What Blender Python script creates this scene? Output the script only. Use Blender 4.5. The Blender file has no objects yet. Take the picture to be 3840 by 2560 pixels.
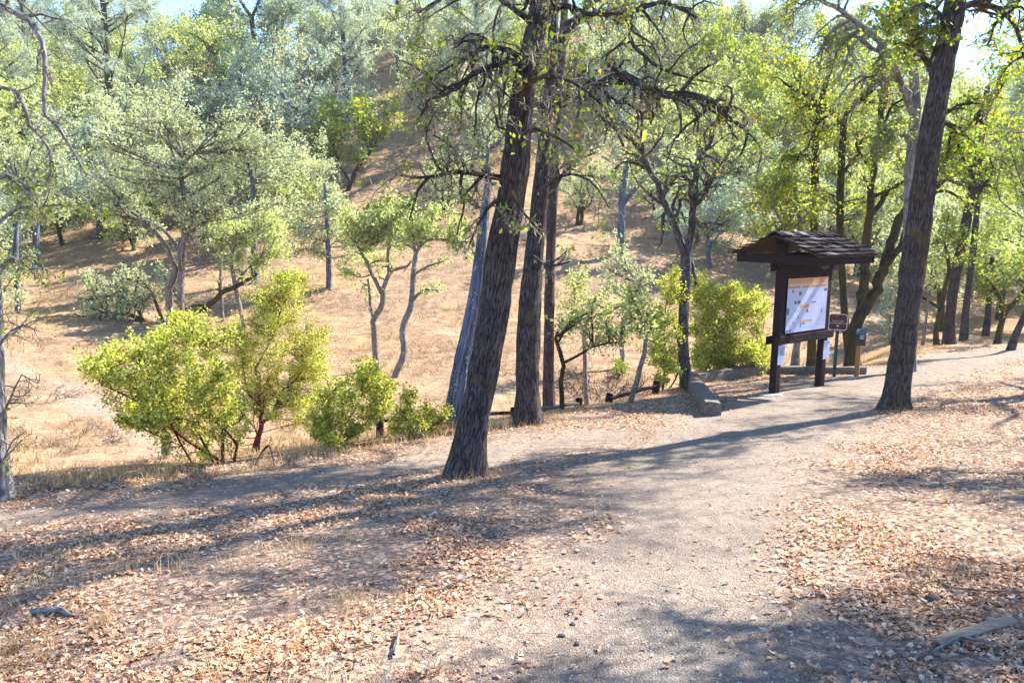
import bpy, math, random
import numpy as np
from mathutils import Vector, Matrix

# ------------------------------------------------------------------ camera, sky, sun
SC = bpy.context.scene
COL = SC.collection
F0 = 3000.0
PITCH, ROLL = 0.148, 0.014
def cam_axes():
    F = np.array([0, math.cos(PITCH), -math.sin(PITCH)])
    R0 = np.array([1.0, 0, 0]); U0 = np.cross(R0, F)
    R = math.cos(ROLL)*R0 + math.sin(ROLL)*U0
    U = -math.sin(ROLL)*R0 + math.cos(ROLL)*U0
    return F, R, U
CF, CR, CU = cam_axes()
cd = bpy.data.cameras.new('camera'); cam = bpy.data.objects.new('camera', cd); COL.objects.link(cam)
cd.sensor_width = 36.0; cd.lens = F0/3840*36.0; cd.clip_start = 0.05; cd.clip_end = 2000
cam.matrix_world = Matrix(((CR[0], CU[0], -CF[0], 0), (CR[1], CU[1], -CF[1], 0), (CR[2], CU[2], -CF[2], 0), (0, 0, 0, 1)))
SC.camera = cam
SUN_AZ = math.radians(59); SUN_EL = math.radians(43)
W = bpy.data.worlds.new('World'); SC.world = W; W.use_nodes = True
wn = W.node_tree; wn.nodes.clear()
sky = wn.nodes.new('ShaderNodeTexSky'); sky.sky_type = 'NISHITA'; sky.sun_disc = False
sky.sun_elevation = SUN_EL; sky.sun_rotation = SUN_AZ; sky.air_density = 1.2; sky.dust_density = 0.3; sky.ozone_density = 6.0; sky.altitude = 2500
bg = wn.nodes.new('ShaderNodeBackground'); bg.inputs[1].default_value = 0.13
wo = wn.nodes.new('ShaderNodeOutputWorld')
wn.links.new(sky.outputs[0], bg.inputs[0]); wn.links.new(bg.outputs[0], wo.inputs[0])
sl = bpy.data.lights.new('sun', 'SUN'); sl.energy = 5.0; sl.angle = math.radians(0.7); sl.color = (1, 0.95, 0.86)
so = bpy.data.objects.new('sun', sl); COL.objects.link(so)
sv = Vector((math.sin(SUN_AZ)*math.cos(SUN_EL), math.cos(SUN_AZ)*math.cos(SUN_EL), math.sin(SUN_EL)))
so.rotation_euler = sv.to_track_quat('Z', 'Y').to_euler(); so.location = (20, 10, 30)
SC.view_settings.view_transform = 'Standard'; SC.view_settings.look = 'None'
SC.view_settings.exposure = 1.95; SC.view_settings.gamma = 1.0
SC.cycles.use_denoising = True
SC.cycles.max_bounces = 6; SC.cycles.diffuse_bounces = 3; SC.cycles.transmission_bounces = 4; SC.cycles.transparent_max_bounces = 4
SC.cycles.volume_bounces = 0

# ------------------------------------------------------------------ terrain function
VS = 3840/2352.0                      # sketch coordinates -> photograph pixels
def ray(vx, vy):
    px, py = vx*VS, vy*VS
    return F0*CF + (px-1920)*CR - (py-1280)*CU
def at(vx, vy, y):                    # the point seen at (vx, vy) at forward distance y
    d = ray(vx, vy); return d*(y/d[1])
PA, PB = 0.108, 0.055
def plane(x, y): return -1.65 - PA*y + PB*x
def plane_hit(vx, vy):
    d = ray(vx, vy); t = -1.65/(d[2] + PA*d[1] - PB*d[0]); return d*t
_rs = np.random.RandomState(5)
LAT = _rs.rand(256, 256)
def vn(x, y, s=1.0, o=0):
    x = np.asarray(x, float)*s + 37.3*o + 1000; y = np.asarray(y, float)*s + 91.7*o + 1000
    xi = np.floor(x).astype(int); yi = np.floor(y).astype(int); fx = x-xi; fy = y-yi
    fx = fx*fx*(3-2*fx); fy = fy*fy*(3-2*fy)
    a = LAT[xi % 256, yi % 256]; b = LAT[(xi+1) % 256, yi % 256]; c = LAT[xi % 256, (yi+1) % 256]; d = LAT[(xi+1) % 256, (yi+1) % 256]
    return (a*(1-fx)+b*fx)*(1-fy) + (c*(1-fx)+d*fx)*fy
def fbm(x, y, s=1.0, o=0, k=4):
    r = 0; a = 0.5
    for i in range(k): r = r + a*vn(x, y, s*2**i, o+i); a *= 0.5
    return r
EDGE = [plane_hit(*p) for p in [(0, 1112), (300, 1096), (620, 1066), (850, 1030), (1000, 1008), (1150, 985), (1300, 958), (1450, 932), (1560, 905), (1700, 868), (1900, 850), (2030, 842), (2130, 808), (2240, 792), (2352, 785)]]
EX = np.array([-40, -12] + [p[0] for p in EDGE] + [60]); EY = np.array([-9, 3.2] + [p[1] for p in EDGE] + [58])
def edge_y(x): return np.interp(x, EX, EY)
def sst(a, b, x):
    t = np.clip((x-a)/(b-a), 0, 1); return t*t*(3-2*t)
def H(x, y):
    x = np.asarray(x, float); y = np.asarray(y, float)
    ye = edge_y(x); t = y-ye
    ze = plane(x, np.minimum(y, ye))
    fore = ze + 0.05*(fbm(x, y, 0.5, 3)-0.5)*np.clip(y/4, 0, 1) + 0.035*(fbm(x, y, 2.2, 7)-0.5)+0.014*(fbm(x, y, 7.0, 9, 2)-0.375)
    zv = np.interp(x, [-30, -15, 0, 6, 12, 25], [-5.4, -5.3, -5.0, -4.7, -4.3, -3.9])
    w = np.interp(x, [-10, 2, 8, 14], [6.5, 6.5, 5.0, 6.0])
    low = fore + (zv-ze)*sst(0, w, t)
    az = x/np.maximum(y, 8)
    c = np.interp(az, [-0.8, -0.35, 0, 0.3, 0.6, 1.0], [0.165, 0.185, 0.235, 0.20, 0.105, 0.08])
    y0 = np.interp(x, [-20, 0, 10, 25], [20, 20, 24, 30])
    q = np.clip((y-y0)/(76-y0), 0, None); qq = np.minimum(q, 1)
    hill = (c*76-zv)*qq**1.5 + np.maximum(y-76, 0)*0.06
    bump = sst(0, 12, y-y0)*(2.2*(fbm(x, y, 0.07, 11)-0.47) + 0.5*(fbm(x, y, 0.3, 15)-0.5))
    fine = sst(0, 3, t)*0.18*(fbm(x, y, 0.9, 21)-0.5)
    return low + hill + bump + fine
def Hf(x, y): return float(H(x, y))
def hit(vx, vy, far=120.0):           # first ground point seen at (vx, vy)
    d = ray(vx, vy); d = d/d[1]
    ys = np.concatenate([np.arange(1.5, 30, 0.05), np.arange(30, far, 0.25)])
    g = d[2]*ys - H(d[0]*ys, ys)
    k = np.argmax(g < 0)
    if g[k] >= 0: return None
    y = ys[k]; return np.array([d[0]*y, y, Hf(d[0]*y, y)])
def ground_at_y(vx, y):
    x = at(vx, 600, y)[0]; return np.array([x, y, Hf(x, y)])

def polyline_dist(x, y, pts):
    D = np.full(np.shape(x), 1e9)
    for (ax, ay, aw), (bx, by, bw) in zip(pts[:-1], pts[1:]):
        dx, dy = bx-ax, by-ay; l2 = dx*dx+dy*dy
        t = np.clip(((x-ax)*dx+(y-ay)*dy)/l2, 0, 1)
        d = np.hypot(x-ax-t*dx, y-ay-t*dy) - (aw+(bw-aw)*t)
        D = np.minimum(D, d)
    return D
def ppath(l):
    o = []
    for vx, vy, w in l:
        p = plane_hit(vx, vy); o.append((p[0], p[1], w))
    return o
PATH_A = [(0.6, -3, 1.0), (0.5, 1.5, 0.75)] + ppath([(1450, 1500, 0.68), (1510, 1350, 0.70), (1560, 1230, 0.76), (1580, 1140, 0.82), (1630, 1050, 0.95), (1740, 975, 1.15), (1850, 930, 1.2), (1950, 890, 1.0), (2080, 860, 0.9), (2200, 825, 0.9), (2352, 808, 1.0)]) + [(30, 32, 1.2)]
PATH_B = [(-14, 4.5, 0.3)] + ppath([(-200, 1215, 0.3), (0, 1185, 0.32), (300, 1150, 0.3), (620, 1115, 0.28), (900, 1075, 0.3), (1180, 1035, 0.35), (1400, 1000, 0.5)])
def path_mask(x, y):
    d = np.minimum(polyline_dist(x, y, PATH_A), polyline_dist(x, y, PATH_B))
    n = (fbm(x, y, 1.1, 31)-0.47)*1.1
    return np.clip(0.5 - (d+n*0.6)/0.8, 0, 1)
_vp = [hit(-60, 800), hit(75, 868), hit(160, 890), hit(270, 960), hit(350, 1000), hit(400, 1045)]
VPATH = [(p[0], p[1], 0.35) for p in _vp if p is not None]
def vpath_mask(x, y): return np.clip(0.5 - (polyline_dist(x, y, VPATH) + (fbm(x, y, 0.8, 41)-0.47)*0.8)/0.8, 0, 1)

# ------------------------------------------------------------------ mesh + object helpers
def tag(o, label=None, cat=None, group=None, kind=None):
    if label: o['label'] = label
    if cat: o['category'] = cat
    if group: o['group'] = group
    if kind: o['kind'] = kind
    return o
def link(o, parent=None):
    COL.objects.link(o)
    if parent is not None: o.parent = parent
    return o
def empty(name, loc, label, cat, group=None, rz=0):
    o = bpy.data.objects.new(name, None); o.location = loc; o.rotation_euler = (0, 0, rz); o.empty_display_size = 0.2
    link(o); tag(o, label, cat, group); return o
def qmesh(name, V, Q, mat, uv=None, smooth=False):
    me = bpy.data.meshes.new(name); V = np.asarray(V, np.float32); Q = np.asarray(Q, np.int32)
    n = Q.shape[0]; k = Q.shape[1]
    me.vertices.add(len(V)); me.vertices.foreach_set('co', V.ravel())
    me.loops.add(n*k); me.loops.foreach_set('vertex_index', Q.ravel())
    me.polygons.add(n); me.polygons.foreach_set('loop_start', np.arange(0, n*k, k, dtype=np.int32))
    me.polygons.foreach_set('loop_total', np.full(n, k, np.int32))
    if uv is not None:
        l = me.uv_layers.new(name='UVMap'); l.data.foreach_set('uv', np.asarray(uv, np.float32).ravel())
    me.update(calc_edges=True)
    if smooth: me.polygons.foreach_set('use_smooth', np.ones(n, bool))
    if mat is not None: me.materials.append(mat)
    return me
def obj(name, me, parent=None, loc=None):
    o = bpy.data.objects.new(name, me)
    if loc is not None: o.location = loc
    return link(o, parent)
class Tubes:
    def __init__(s): s.L = []
    def add(s, P, R, k=None):
        P = np.asarray(P, float); R = np.asarray(R, float)
        if len(P) < 2: return
        if k is None: k = 10 if R[0] > 0.07 else (6 if R[0] > 0.02 else (4 if R[0] > 0.008 else 3))
        s.L.append((P, R, k))
    def arrays(s, origin=(0, 0, 0)):
        VV, QQ, UU = [], [], []; off = 0; g = {}
        for P, R, k in s.L: g.setdefault((len(P), k), []).append((P, R))
        for (n, k), it in g.items():
            P = np.array([a for a, b in it]) - np.asarray(origin); R = np.array([b for a, b in it]); m = len(it)
            T = np.gradient(P, axis=1); T /= np.linalg.norm(T, axis=2, keepdims=True)+1e-9
            mt = P[:, -1]-P[:, 0]; mt /= np.linalg.norm(mt, axis=1, keepdims=True)+1e-9
            ref = np.where(np.abs(mt[:, 2:3]) < 0.8, np.array([[0, 0, 1.0]]), np.array([[1.0, 0, 0]]))
            ref = np.cross(mt, ref); ref /= np.linalg.norm(ref, axis=1, keepdims=True)
            N = ref[:, None] - (ref[:, None]*T).sum(2, keepdims=True)*T; N /= np.linalg.norm(N, axis=2, keepdims=True)+1e-9
            B = np.cross(T, N); a = np.arange(k)/k*2*math.pi
            V = P[:, :, None] + R[:, :, None, None]*(np.cos(a)[None, None, :, None]*N[:, :, None] + np.sin(a)[None, None, :, None]*B[:, :, None])
            idx = off + np.arange(m*n*k).reshape(m, n, k); nx = np.roll(idx, -1, axis=2)
            Q = np.stack([idx[:, :-1], nx[:, :-1], nx[:, 1:], idx[:, 1:]], axis=-1).reshape(-1, 4)
            cl = np.concatenate([np.zeros((m, 1)), np.cumsum(np.linalg.norm(np.diff(P, axis=1), axis=2), axis=1)], axis=1)
            rm = R.mean(1); u0 = (np.arange(k)/k)[None]*2*math.pi*rm[:, None]; u1 = ((np.arange(k)+1)/k)[None]*2*math.pi*rm[:, None]
            sh = (m, n-1, k)
            A0 = np.broadcast_to(u0[:, None], sh); A1 = np.broadcast_to(u1[:, None], sh)
            V0 = np.broadcast_to(cl[:, :-1, None], sh); V1 = np.broadcast_to(cl[:, 1:, None], sh)
            UV = np.stack([np.stack([A0, V0], -1), np.stack([A1, V0], -1), np.stack([A1, V1], -1), np.stack([A0, V1], -1)], axis=-2).reshape(-1, 2)
            VV.append(V.reshape(-1, 3)); QQ.append(Q); UU.append(UV); off += m*n*k
        return np.concatenate(VV), np.concatenate(QQ), np.concatenate(UU)
    def mesh(s, name, mat, origin=(0, 0, 0)):
        V, Q, U = s.arrays(origin); return qmesh(name, V, Q, mat, U, smooth=True)
class Box:
    """collects boxes / prisms into one mesh"""
    def __init__(s): s.V = []; s.Fc = []
    def box(s, x0, x1, y0, y1, z0, z1, M=None):
        c = [(x, y, z) for z in (z0, z1) for y in (y0, y1) for x in (x0, x1)]
        s._add(c, [(0, 2, 3, 1), (4, 5, 7, 6), (0, 1, 5, 4), (2, 6, 7, 3), (0, 4, 6, 2), (1, 3, 7, 5)], M)
    def poly(s, pts, faces, M=None): s._add(pts, faces, M)
    def _add(s, c, f, M):
        o = len(s.V)
        if M is not None: c = [tuple(M @ Vector(p)) for p in c]
        s.V += [tuple(map(float, p)) for p in c]; s.Fc += [tuple(i+o for i in q) for q in f]
    def build(s, name, mat, parent=None, loc=None, bevel=0.0, smooth=False):
        me = bpy.data.meshes.new(name); me.from_pydata(s.V, [], s.Fc); me.update()
        me.materials.append(mat); o = obj(name, me, parent, loc)
        if bevel:
            b = o.modifiers.new('bevel', 'BEVEL'); b.width = bevel; b.segments = 2; b.limit_method = 'ANGLE'
        if smooth: me.polygons.foreach_set('use_smooth', np.ones(len(me.polygons), bool))
        return o

# ------------------------------------------------------------------ materials
class NT:
    def __init__(s, name):
        s.m = bpy.data.materials.new(name); s.m.use_nodes = True; s.t = s.m.node_tree; s.t.nodes.clear()
        s.out = s.n('ShaderNodeOutputMaterial')
    def n(s, ty, **k):
        o = s.t.nodes.new(ty)
        for a, b in k.items(): setattr(o, a, b)
        return o
    def l(s, a, b): s.t.links.new(a, b)
    def set(s, inp, v):
        if hasattr(v, 'is_output'): s.l(v, inp)
        elif isinstance(v, (tuple, list)) and len(v) == 3 and inp.type == 'RGBA': inp.default_value = (*v, 1)
        else: inp.default_value = v
    def noise(s, vec, scale, detail=4, rough=0.55, dist=0.0):
        o = s.n('ShaderNodeTexNoise'); s.l(vec, o.inputs['Vector']); o.inputs['Scale'].default_value = scale
        o.inputs['Detail'].default_value = detail; o.inputs['Roughness'].default_value = rough; o.inputs['Distortion'].default_value = dist
        return o.outputs['Fac']
    def voro(s, vec, scale, feature='F1', out='Distance', rnd=1.0):
        o = s.n('ShaderNodeTexVoronoi', feature=feature); s.l(vec, o.inputs['Vector']); o.inputs['Scale'].default_value = scale
        o.inputs['Randomness'].default_value = rnd
        return o.outputs[out]
    def mapping(s, vec, scale=(1, 1, 1), rot=(0, 0, 0)):
        o = s.n('ShaderNodeMapping'); s.l(vec, o.inputs['Vector']); o.inputs['Scale'].default_value = scale; o.inputs['Rotation'].default_value = rot
        return o.outputs[0]
    def mix(s, f, a, b, mode='MIX'):
        o = s.n('ShaderNodeMix', data_type='RGBA', blend_type=mode); s.set(o.inputs[0], f); s.set(o.inputs[6], a); s.set(o.inputs[7], b); return o.outputs[2]
    def math(s, op, a, b=0.0, clamp=False):
        o = s.n('ShaderNodeMath', operation=op); o.use_clamp = clamp; s.set(o.inputs[0], a); s.set(o.inputs[1], b); return o.outputs[0]
    def ramp(s, f, stops):
        o = s.n('ShaderNodeValToRGB'); s.l(f, o.inputs[0]); e = o.color_ramp.elements
        while len(e) < len(stops): e.new(0.5)
        for i, (p, c) in enumerate(stops):
            e[i].position = p; e[i].color = (*(c if isinstance(c, tuple) else (c, c, c)), 1)
        return o.outputs[0]
    def bump(s, h, strength=0.5, dist=0.02):
        o = s.n('ShaderNodeBump'); s.l(h, o.inputs['Height']); o.inputs['Strength'].default_value = strength; o.inputs['Distance'].default_value = dist; return o.outputs[0]
    def pbsdf(s, col, rough=0.9, normal=None, spec=0.2, metal=0.0):
        o = s.n('ShaderNodeBsdfPrincipled'); s.set(o.inputs['Base Color'], col); s.set(o.inputs['Roughness'], rough)
        o.inputs['Specular IOR Level'].default_value = spec; o.inputs['Metallic'].default_value = metal
        if normal is not None: s.l(normal, o.inputs['Normal'])
        return o.outputs[0]
    def done(s, sh): s.l(sh, s.out.inputs[0]); return s.m

def leaf_mat(name, stops, transl=0.4, tcol=None, rough=0.6, spec=0.25):
    t = NT(name); g = t.n('ShaderNodeNewGeometry'); c = t.ramp(g.outputs['Random Per Island'], stops)
    nz = t.noise(g.outputs['Position'], 0.9, 2)
    c = t.mix(t.math('MULTIPLY', nz, 0.5), c, t.mix(1.0, c, (1.25, 1.15, 0.75), 'MULTIPLY'))
    p = t.pbsdf(c, rough, None, spec)
    tr = t.n('ShaderNodeBsdfTranslucent'); t.l(t.mix(1.0, c, tcol or (1.3, 1.35, 0.7), 'MULTIPLY'), tr.inputs[0])
    m = t.n('ShaderNodeMixShader'); m.inputs[0].default_value = transl; t.l(p, m.inputs[1]); t.l(tr.outputs[0], m.inputs[2])
    return t.done(m.outputs[0])
def bark_mat(name, dark, light, ridge=(22, 5), moss=0.25, mosscol=(0.13, 0.10, 0.025), lich=0.12, bump=1.0):
    t = NT(name); uv = t.n('ShaderNodeUVMap').outputs[0]; g = t.n('ShaderNodeNewGeometry').outputs['Position']
    w = t.mix(0.06, uv, t.n('ShaderNodeTexNoise').outputs['Color'], 'ADD')
    nn = t.n('ShaderNodeTexNoise'); t.l(uv, nn.inputs[0]); nn.inputs['Scale'].default_value = 6
    w = t.mix(0.055, uv, nn.outputs['Color'], 'ADD')
    mp = t.mapping(w, (ridge[0], ridge[1], 1))
    v = t.math('MULTIPLY', t.math('ABSOLUTE', t.math('SUBTRACT', t.noise(t.mapping(w, (ridge[0]*0.8, ridge[1]*0.45, 1)), 1.0, 2, 0.5), 0.5)), 9.0, True)
    v2 = t.math('MULTIPLY', t.voro(mp, 1.0, 'DISTANCE_TO_EDGE'), 4.0, True); v = t.math('ADD', t.math('MULTIPLY', v, 0.65), t.math('MULTIPLY', v2, 0.35))
    f = t.noise(t.mapping(w, (ridge[0]*2.5, ridge[1]*2, 1)), 1.0, 5, 0.65)
    hgt = t.math('ADD', t.math('MULTIPLY', v, 0.7), t.math('MULTIPLY', f, 0.5))
    big = t.noise(g, 2.2, 3)
    c = t.ramp(hgt, [(0.10, tuple(a*0.35 for a in dark)), (0.40, dark), (0.98, light)])
    c = t.mix(t.math('MULTIPLY', big, 0.5), c, t.mix(1.0, c, (0.6, 0.52, 0.55), 'MULTIPLY'))
    if moss:
        mk = t.ramp(t.noise(g, 3.1, 4, 0.6), [(0.62-moss*0.45, 0.0), (0.72-moss*0.4, 1.0)])
        c = t.mix(t.math('MULTIPLY', mk, 0.85), c, mosscol)
    if lich:
        lk = t.ramp(t.voro(g, 26.0), [(0.10+lich*0.5, 1.0), (0.16+lich*0.5, 0.0)])
        lk = t.math('MULTIPLY', lk, t.ramp(t.noise(g, 4.5, 2), [(0.48, 0.0), (0.6, 1.0)]))
        c = t.mix(t.math('MULTIPLY', lk, 0.8), c, (0.34, 0.37, 0.33))
    return t.done(t.pbsdf(c, 0.95, t.bump(hgt, bump, 0.03), 0.1))
M = {}
M['bark_oak'] = bark_mat('bark_oak', (0.040, 0.032, 0.032), (0.165, 0.138, 0.135), (46, 9), 0.10, lich=0.0, bump=1.0)
M['bark_trunk'] = bark_mat('bark_grey_oak', (0.06, 0.052, 0.055), (0.22, 0.20, 0.205), (36, 8), 0.2, (0.085, 0.066, 0.014), 0.1)
M['bark_dark'] = bark_mat('bark_dark_mossy', (0.028, 0.022, 0.019), (0.11, 0.09, 0.08), (34, 7), 0.45, (0.085, 0.066, 0.014), 0.0)
M['bark_red'] = bark_mat('bark_reddish', (0.045, 0.030, 0.030), (0.15, 0.105, 0.10), (36, 6), 0.0, lich=0.0)
M['bark_pale'] = bark_mat('bark_pale', (0.14, 0.13, 0.125), (0.36, 0.34, 0.33), (22, 7), 0.12, (0.10, 0.085, 0.03), 0.3, 0.6)
M['bark_snag'] = bark_mat('bark_snag', (0.06, 0.07, 0.10), (0.19, 0.21, 0.28), (30, 1.6), 0.0, lich=0.4, bump=0.7)
M['bark_twig'] = bark_mat('bark_twig', (0.14, 0.115, 0.095), (0.36, 0.31, 0.26), (30, 12), 0.2, (0.15, 0.14, 0.07), 0.3, 0.5)
M['bark_manz'] = bark_mat('bark_manzanita', (0.10, 0.022, 0.020), (0.22, 0.06, 0.05), (14, 3), 0.0, lich=0.0, bump=0.25)
M['leaf_manz'] = leaf_mat('leaf_manzanita', [(0, (0.13, 0.15, 0.02)), (0.25, (0.30, 0.34, 0.05)), (0.65, (0.52, 0.54, 0.12)), (0.96, (0.70, 0.69, 0.27)), (1, (0.40, 0.14, 0.08))], 0.42)
M['leaf_oak'] = leaf_mat('leaf_oak', [(0, (0.09, 0.15, 0.035)), (0.5, (0.20, 0.27, 0.04)), (0.9, (0.36, 0.40, 0.07)), (1, (0.36, 0.17, 0.04))], 0.5)
M['leaf_yel'] = leaf_mat('leaf_yellow_green', [(0, (0.11, 0.17, 0.025)), (0.5, (0.25, 0.31, 0.04)), (0.93, (0.46, 0.47, 0.07)), (1, (0.42, 0.20, 0.03))], 0.5)
M['leaf_sage'] = leaf_mat('leaf_sage', [(0, (0.27, 0.31, 0.20)), (0.5, (0.42, 0.46, 0.31)), (1, (0.62, 0.64, 0.45))], 0.45, (1.1, 1.15, 0.75))
M['leaf_lime'] = leaf_mat('leaf_lime', [(0, (0.23, 0.28, 0.12)), (0.5, (0.38, 0.43, 0.20)), (1, (0.58, 0.61, 0.33))], 0.45)
M['leaf_blue'] = leaf_mat('leaf_blue_grey', [(0, (0.21, 0.26, 0.21)), (0.5, (0.34, 0.40, 0.34)), (1, (0.50, 0.56, 0.47))], 0.45, (1.0, 1.1, 0.85))
M['leaf_deep'] = leaf_mat('leaf_deep', [(0, (0.05, 0.08, 0.035)), (0.6, (0.10, 0.15, 0.06)), (1, (0.20, 0.25, 0.10))], 0.35)
M['needle'] = leaf_mat('needle_grey_green', [(0, (0.26, 0.31, 0.25)), (0.5, (0.38, 0.44, 0.36)), (1, (0.56, 0.60, 0.52))], 0.5, (1, 1.05, 0.9))
M['lichen'] = leaf_mat('lichen', [(0, (0.22, 0.21, 0.14)), (1, (0.46, 0.44, 0.33))], 0.35, (1.1, 1.1, 0.8), 0.9, 0.05)
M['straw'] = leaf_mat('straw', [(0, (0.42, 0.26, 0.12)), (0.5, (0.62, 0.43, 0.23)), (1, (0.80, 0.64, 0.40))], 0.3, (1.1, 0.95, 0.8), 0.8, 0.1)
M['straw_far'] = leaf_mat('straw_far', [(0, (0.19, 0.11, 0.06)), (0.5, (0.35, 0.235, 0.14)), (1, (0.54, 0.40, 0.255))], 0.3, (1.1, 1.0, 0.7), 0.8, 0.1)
M['litter'] = leaf_mat('dead_leaf', [(0, (0.22, 0.105, 0.066)), (0.25, (0.37, 0.21, 0.135)), (0.5, (0.48, 0.31, 0.215)), (0.78, (0.58, 0.42, 0.31)), (1, (0.72, 0.58, 0.46))], 0.2, (1.2, 0.9, 0.6), 0.7, 0.25)
M['twig'] = leaf_mat('dry_twig', [(0, (0.10, 0.075, 0.06)), (0.6, (0.28, 0.22, 0.17)), (1, (0.52, 0.43, 0.33))], 0.0, None, 0.9, 0.1)
M['pebble'] = leaf_mat('pebble', [(0, (0.11, 0.12, 0.14)), (0.4, (0.26, 0.25, 0.26)), (0.8, (0.42, 0.38, 0.35)), (1, (0.62, 0.58, 0.54))], 0.0, None, 0.85, 0.2)

def ground_mat():
    t = NT('ground'); P = t.n('ShaderNodeNewGeometry').outputs['Position']
    pa = t.n('ShaderNodeAttribute', attribute_name='path').outputs['Fac']; gr = t.n('ShaderNodeAttribute', attribute_name='wild').outputs['Fac']
    n1 = t.noise(P, 1.3, 5, 0.6); n2 = t.noise(P, 9, 5, 0.65); n3 = t.noise(P, 60, 4, 0.7)
    sp = t.voro(P, 95.0, out='Color'); spd = t.voro(P, 95.0); sp2 = t.voro(P, 34.0, out='Color'); sp2d = t.voro(P, 34.0)
    sepa = t.n('ShaderNodeSeparateColor'); t.l(sp, sepa.inputs[0]); sepb = t.n('ShaderNodeSeparateColor'); t.l(sp2, sepb.inputs[0])
    # gravelly trail
    g = t.ramp(n2, [(0.3, (0.155, 0.120, 0.093)), (0.55, (0.238, 0.187, 0.145)), (0.75, (0.315, 0.252, 0.197))])
    g = t.mix(t.math('MULTIPLY', t.ramp(sepa.outputs[0], [(0.35, 0.0), (0.8, 1.0)]), 0.42), g, t.ramp(sepa.outputs[1], [(0.0, (0.085, 0.073, 0.064)), (0.5, (0.25, 0.20, 0.16)), (1, (0.56, 0.48, 0.42))]))
    # litter-strewn soil
    s = t.ramp(n2, [(0.3, (0.105, 0.074, 0.056)), (0.55, (0.19, 0.138, 0.105)), (0.75, (0.27, 0.205, 0.158))])
    s = t.mix(t.math('MULTIPLY', t.ramp(sepb.outputs[0], [(0.5, 0.0), (0.55, 1.0)]), 0.75), s, t.ramp(sepb.outputs[1], [(0, (0.20, 0.10, 0.06)), (0.5, (0.45, 0.27, 0.17)), (1, (0.66, 0.48, 0.34))]))
    s = t.mix(t.math('MULTIPLY', t.ramp(n3, [(0.5, 0.0), (0.7, 1.0)]), 0.5), s, (0.42, 0.35, 0.28))
    # dry grass hill
    mp = t.mapping(P, (1, 1, 0.6)); h1 = t.noise(mp, 0.22, 5, 0.6); h2 = t.noise(mp, 2.6, 5, 0.72); h3 = t.noise(t.mapping(P, (3, 11, 11)), 4.0, 4, 0.7)
    h = t.ramp(h2, [(0.28, (0.19, 0.118, 0.074)), (0.5, (0.35, 0.235, 0.15)), (0.72, (0.49, 0.35, 0.225))])
    h = t.mix(t.ramp(h1, [(0.4, 0.0), (0.62, 0.75)]), h, t.ramp(h2, [(0.3, (0.30, 0.19, 0.085)), (0.6, (0.46, 0.31, 0.155))]))
    h4 = t.noise(t.mapping(P, (0.45, 1.9, 1.9), (0, 0, 0.35)), 1.0, 5, 0.7, 1.0); h = t.mix(t.math('MULTIPLY', t.ramp(h4, [(0.40, 1.0), (0.52, 0.0)]), 0.5), h, (0.17, 0.095, 0.055)); h = t.mix(t.math('MULTIPLY', t.ramp(h4, [(0.58, 0.0), (0.68, 1.0)]), 0.5), h, (0.52, 0.38, 0.22))
    h = t.mix(t.math('MULTIPLY', t.ramp(h3, [(0.42, 1.0), (0.56, 0.0)]), 0.45), h, (0.26, 0.15, 0.085))
    c = t.mix(pa, s, g); 
    c2 = t.mix(pa, h, (0.36, 0.25, 0.185)); c = t.mix(gr, c, c2)
    c = t.mix(t.math('MULTIPLY', t.ramp(n1, [(0.35, 1.0), (0.6, 0.0)]), 0.5), c, t.mix(1.0, c, (0.72, 0.68, 0.68), 'MULTIPLY'))
    hb = t.math('ADD', t.math('ADD', t.math('MULTIPLY', n2, 0.5), t.math('MULTIPLY', n3, 0.25)), t.math('MULTIPLY', t.math('SUBTRACT', 0.6, spd), 0.25))
    hb = t.math('ADD', hb, t.math('MULTIPLY', t.math('MULTIPLY', h2, gr), 5.0))
    return t.done(t.pbsdf(c, 0.95, t.bump(hb, 0.9, 0.03), 0.15))
M['ground'] = ground_mat()
def wood_mat(name, c0, c1, scale=(3, 3, 40), rough=0.85):
    t = NT(name); co = t.n('ShaderNodeTexCoord').outputs['Object']
    n = t.noise(t.mapping(co, scale), 1.0, 5, 0.65); b = t.noise(co, 3.0, 3)
    c = t.ramp(n, [(0.3, c0), (0.7, c1)]); c = t.mix(t.math('MULTIPLY', b, 0.4), c, t.mix(1.0, c, (0.6, 0.6, 0.6), 'MULTIPLY'))
    return t.done(t.pbsdf(c, rough, t.bump(n, 0.5, 0.006), 0.12))
M['kiosk'] = wood_mat('brown_stained_wood', (0.012, 0.006, 0.008), (0.036, 0.018, 0.021), (30, 3, 30))
M['kiosk_post'] = wood_mat('brown_stained_post', (0.014, 0.007, 0.009), (0.040, 0.021, 0.023), (40, 40, 2.5))
M['grey_wood'] = wood_mat('weathered_grey_wood', (0.06, 0.05, 0.045), (0.26, 0.22, 0.195), (9, 30, 30))
M['tan_wood'] = wood_mat('tan_post_wood', (0.26, 0.13, 0.05), (0.44, 0.25, 0.10), (50, 50, 3))
M['bare_wood'] = wood_mat('bare_split_wood', (0.27, 0.18, 0.115), (0.46, 0.33, 0.23), (3, 60, 60))
def shake_mat():
    t = NT('cedar_shakes'); g = t.n('ShaderNodeNewGeometry'); co = t.n('ShaderNodeTexCoord').outputs['Object']
    n = t.noise(t.mapping(co, (4, 60, 4)), 1.0, 5, 0.7)
    c = t.ramp(g.outputs['Random Per Island'], [(0, (0.008, 0.007, 0.010)), (0.45, (0.022, 0.017, 0.020)), (0.85, (0.055, 0.036, 0.036)), (1, (0.19, 0.18, 0.19))])
    c = t.mix(t.math('MULTIPLY', n, 0.6), c, t.mix(1.0, c, (0.45, 0.4, 0.42), 'MULTIPLY'))
    return t.done(t.pbsdf(c, 0.95, t.bump(n, 0.6, 0.006), 0.04))
M['shake'] = shake_mat()
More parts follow.
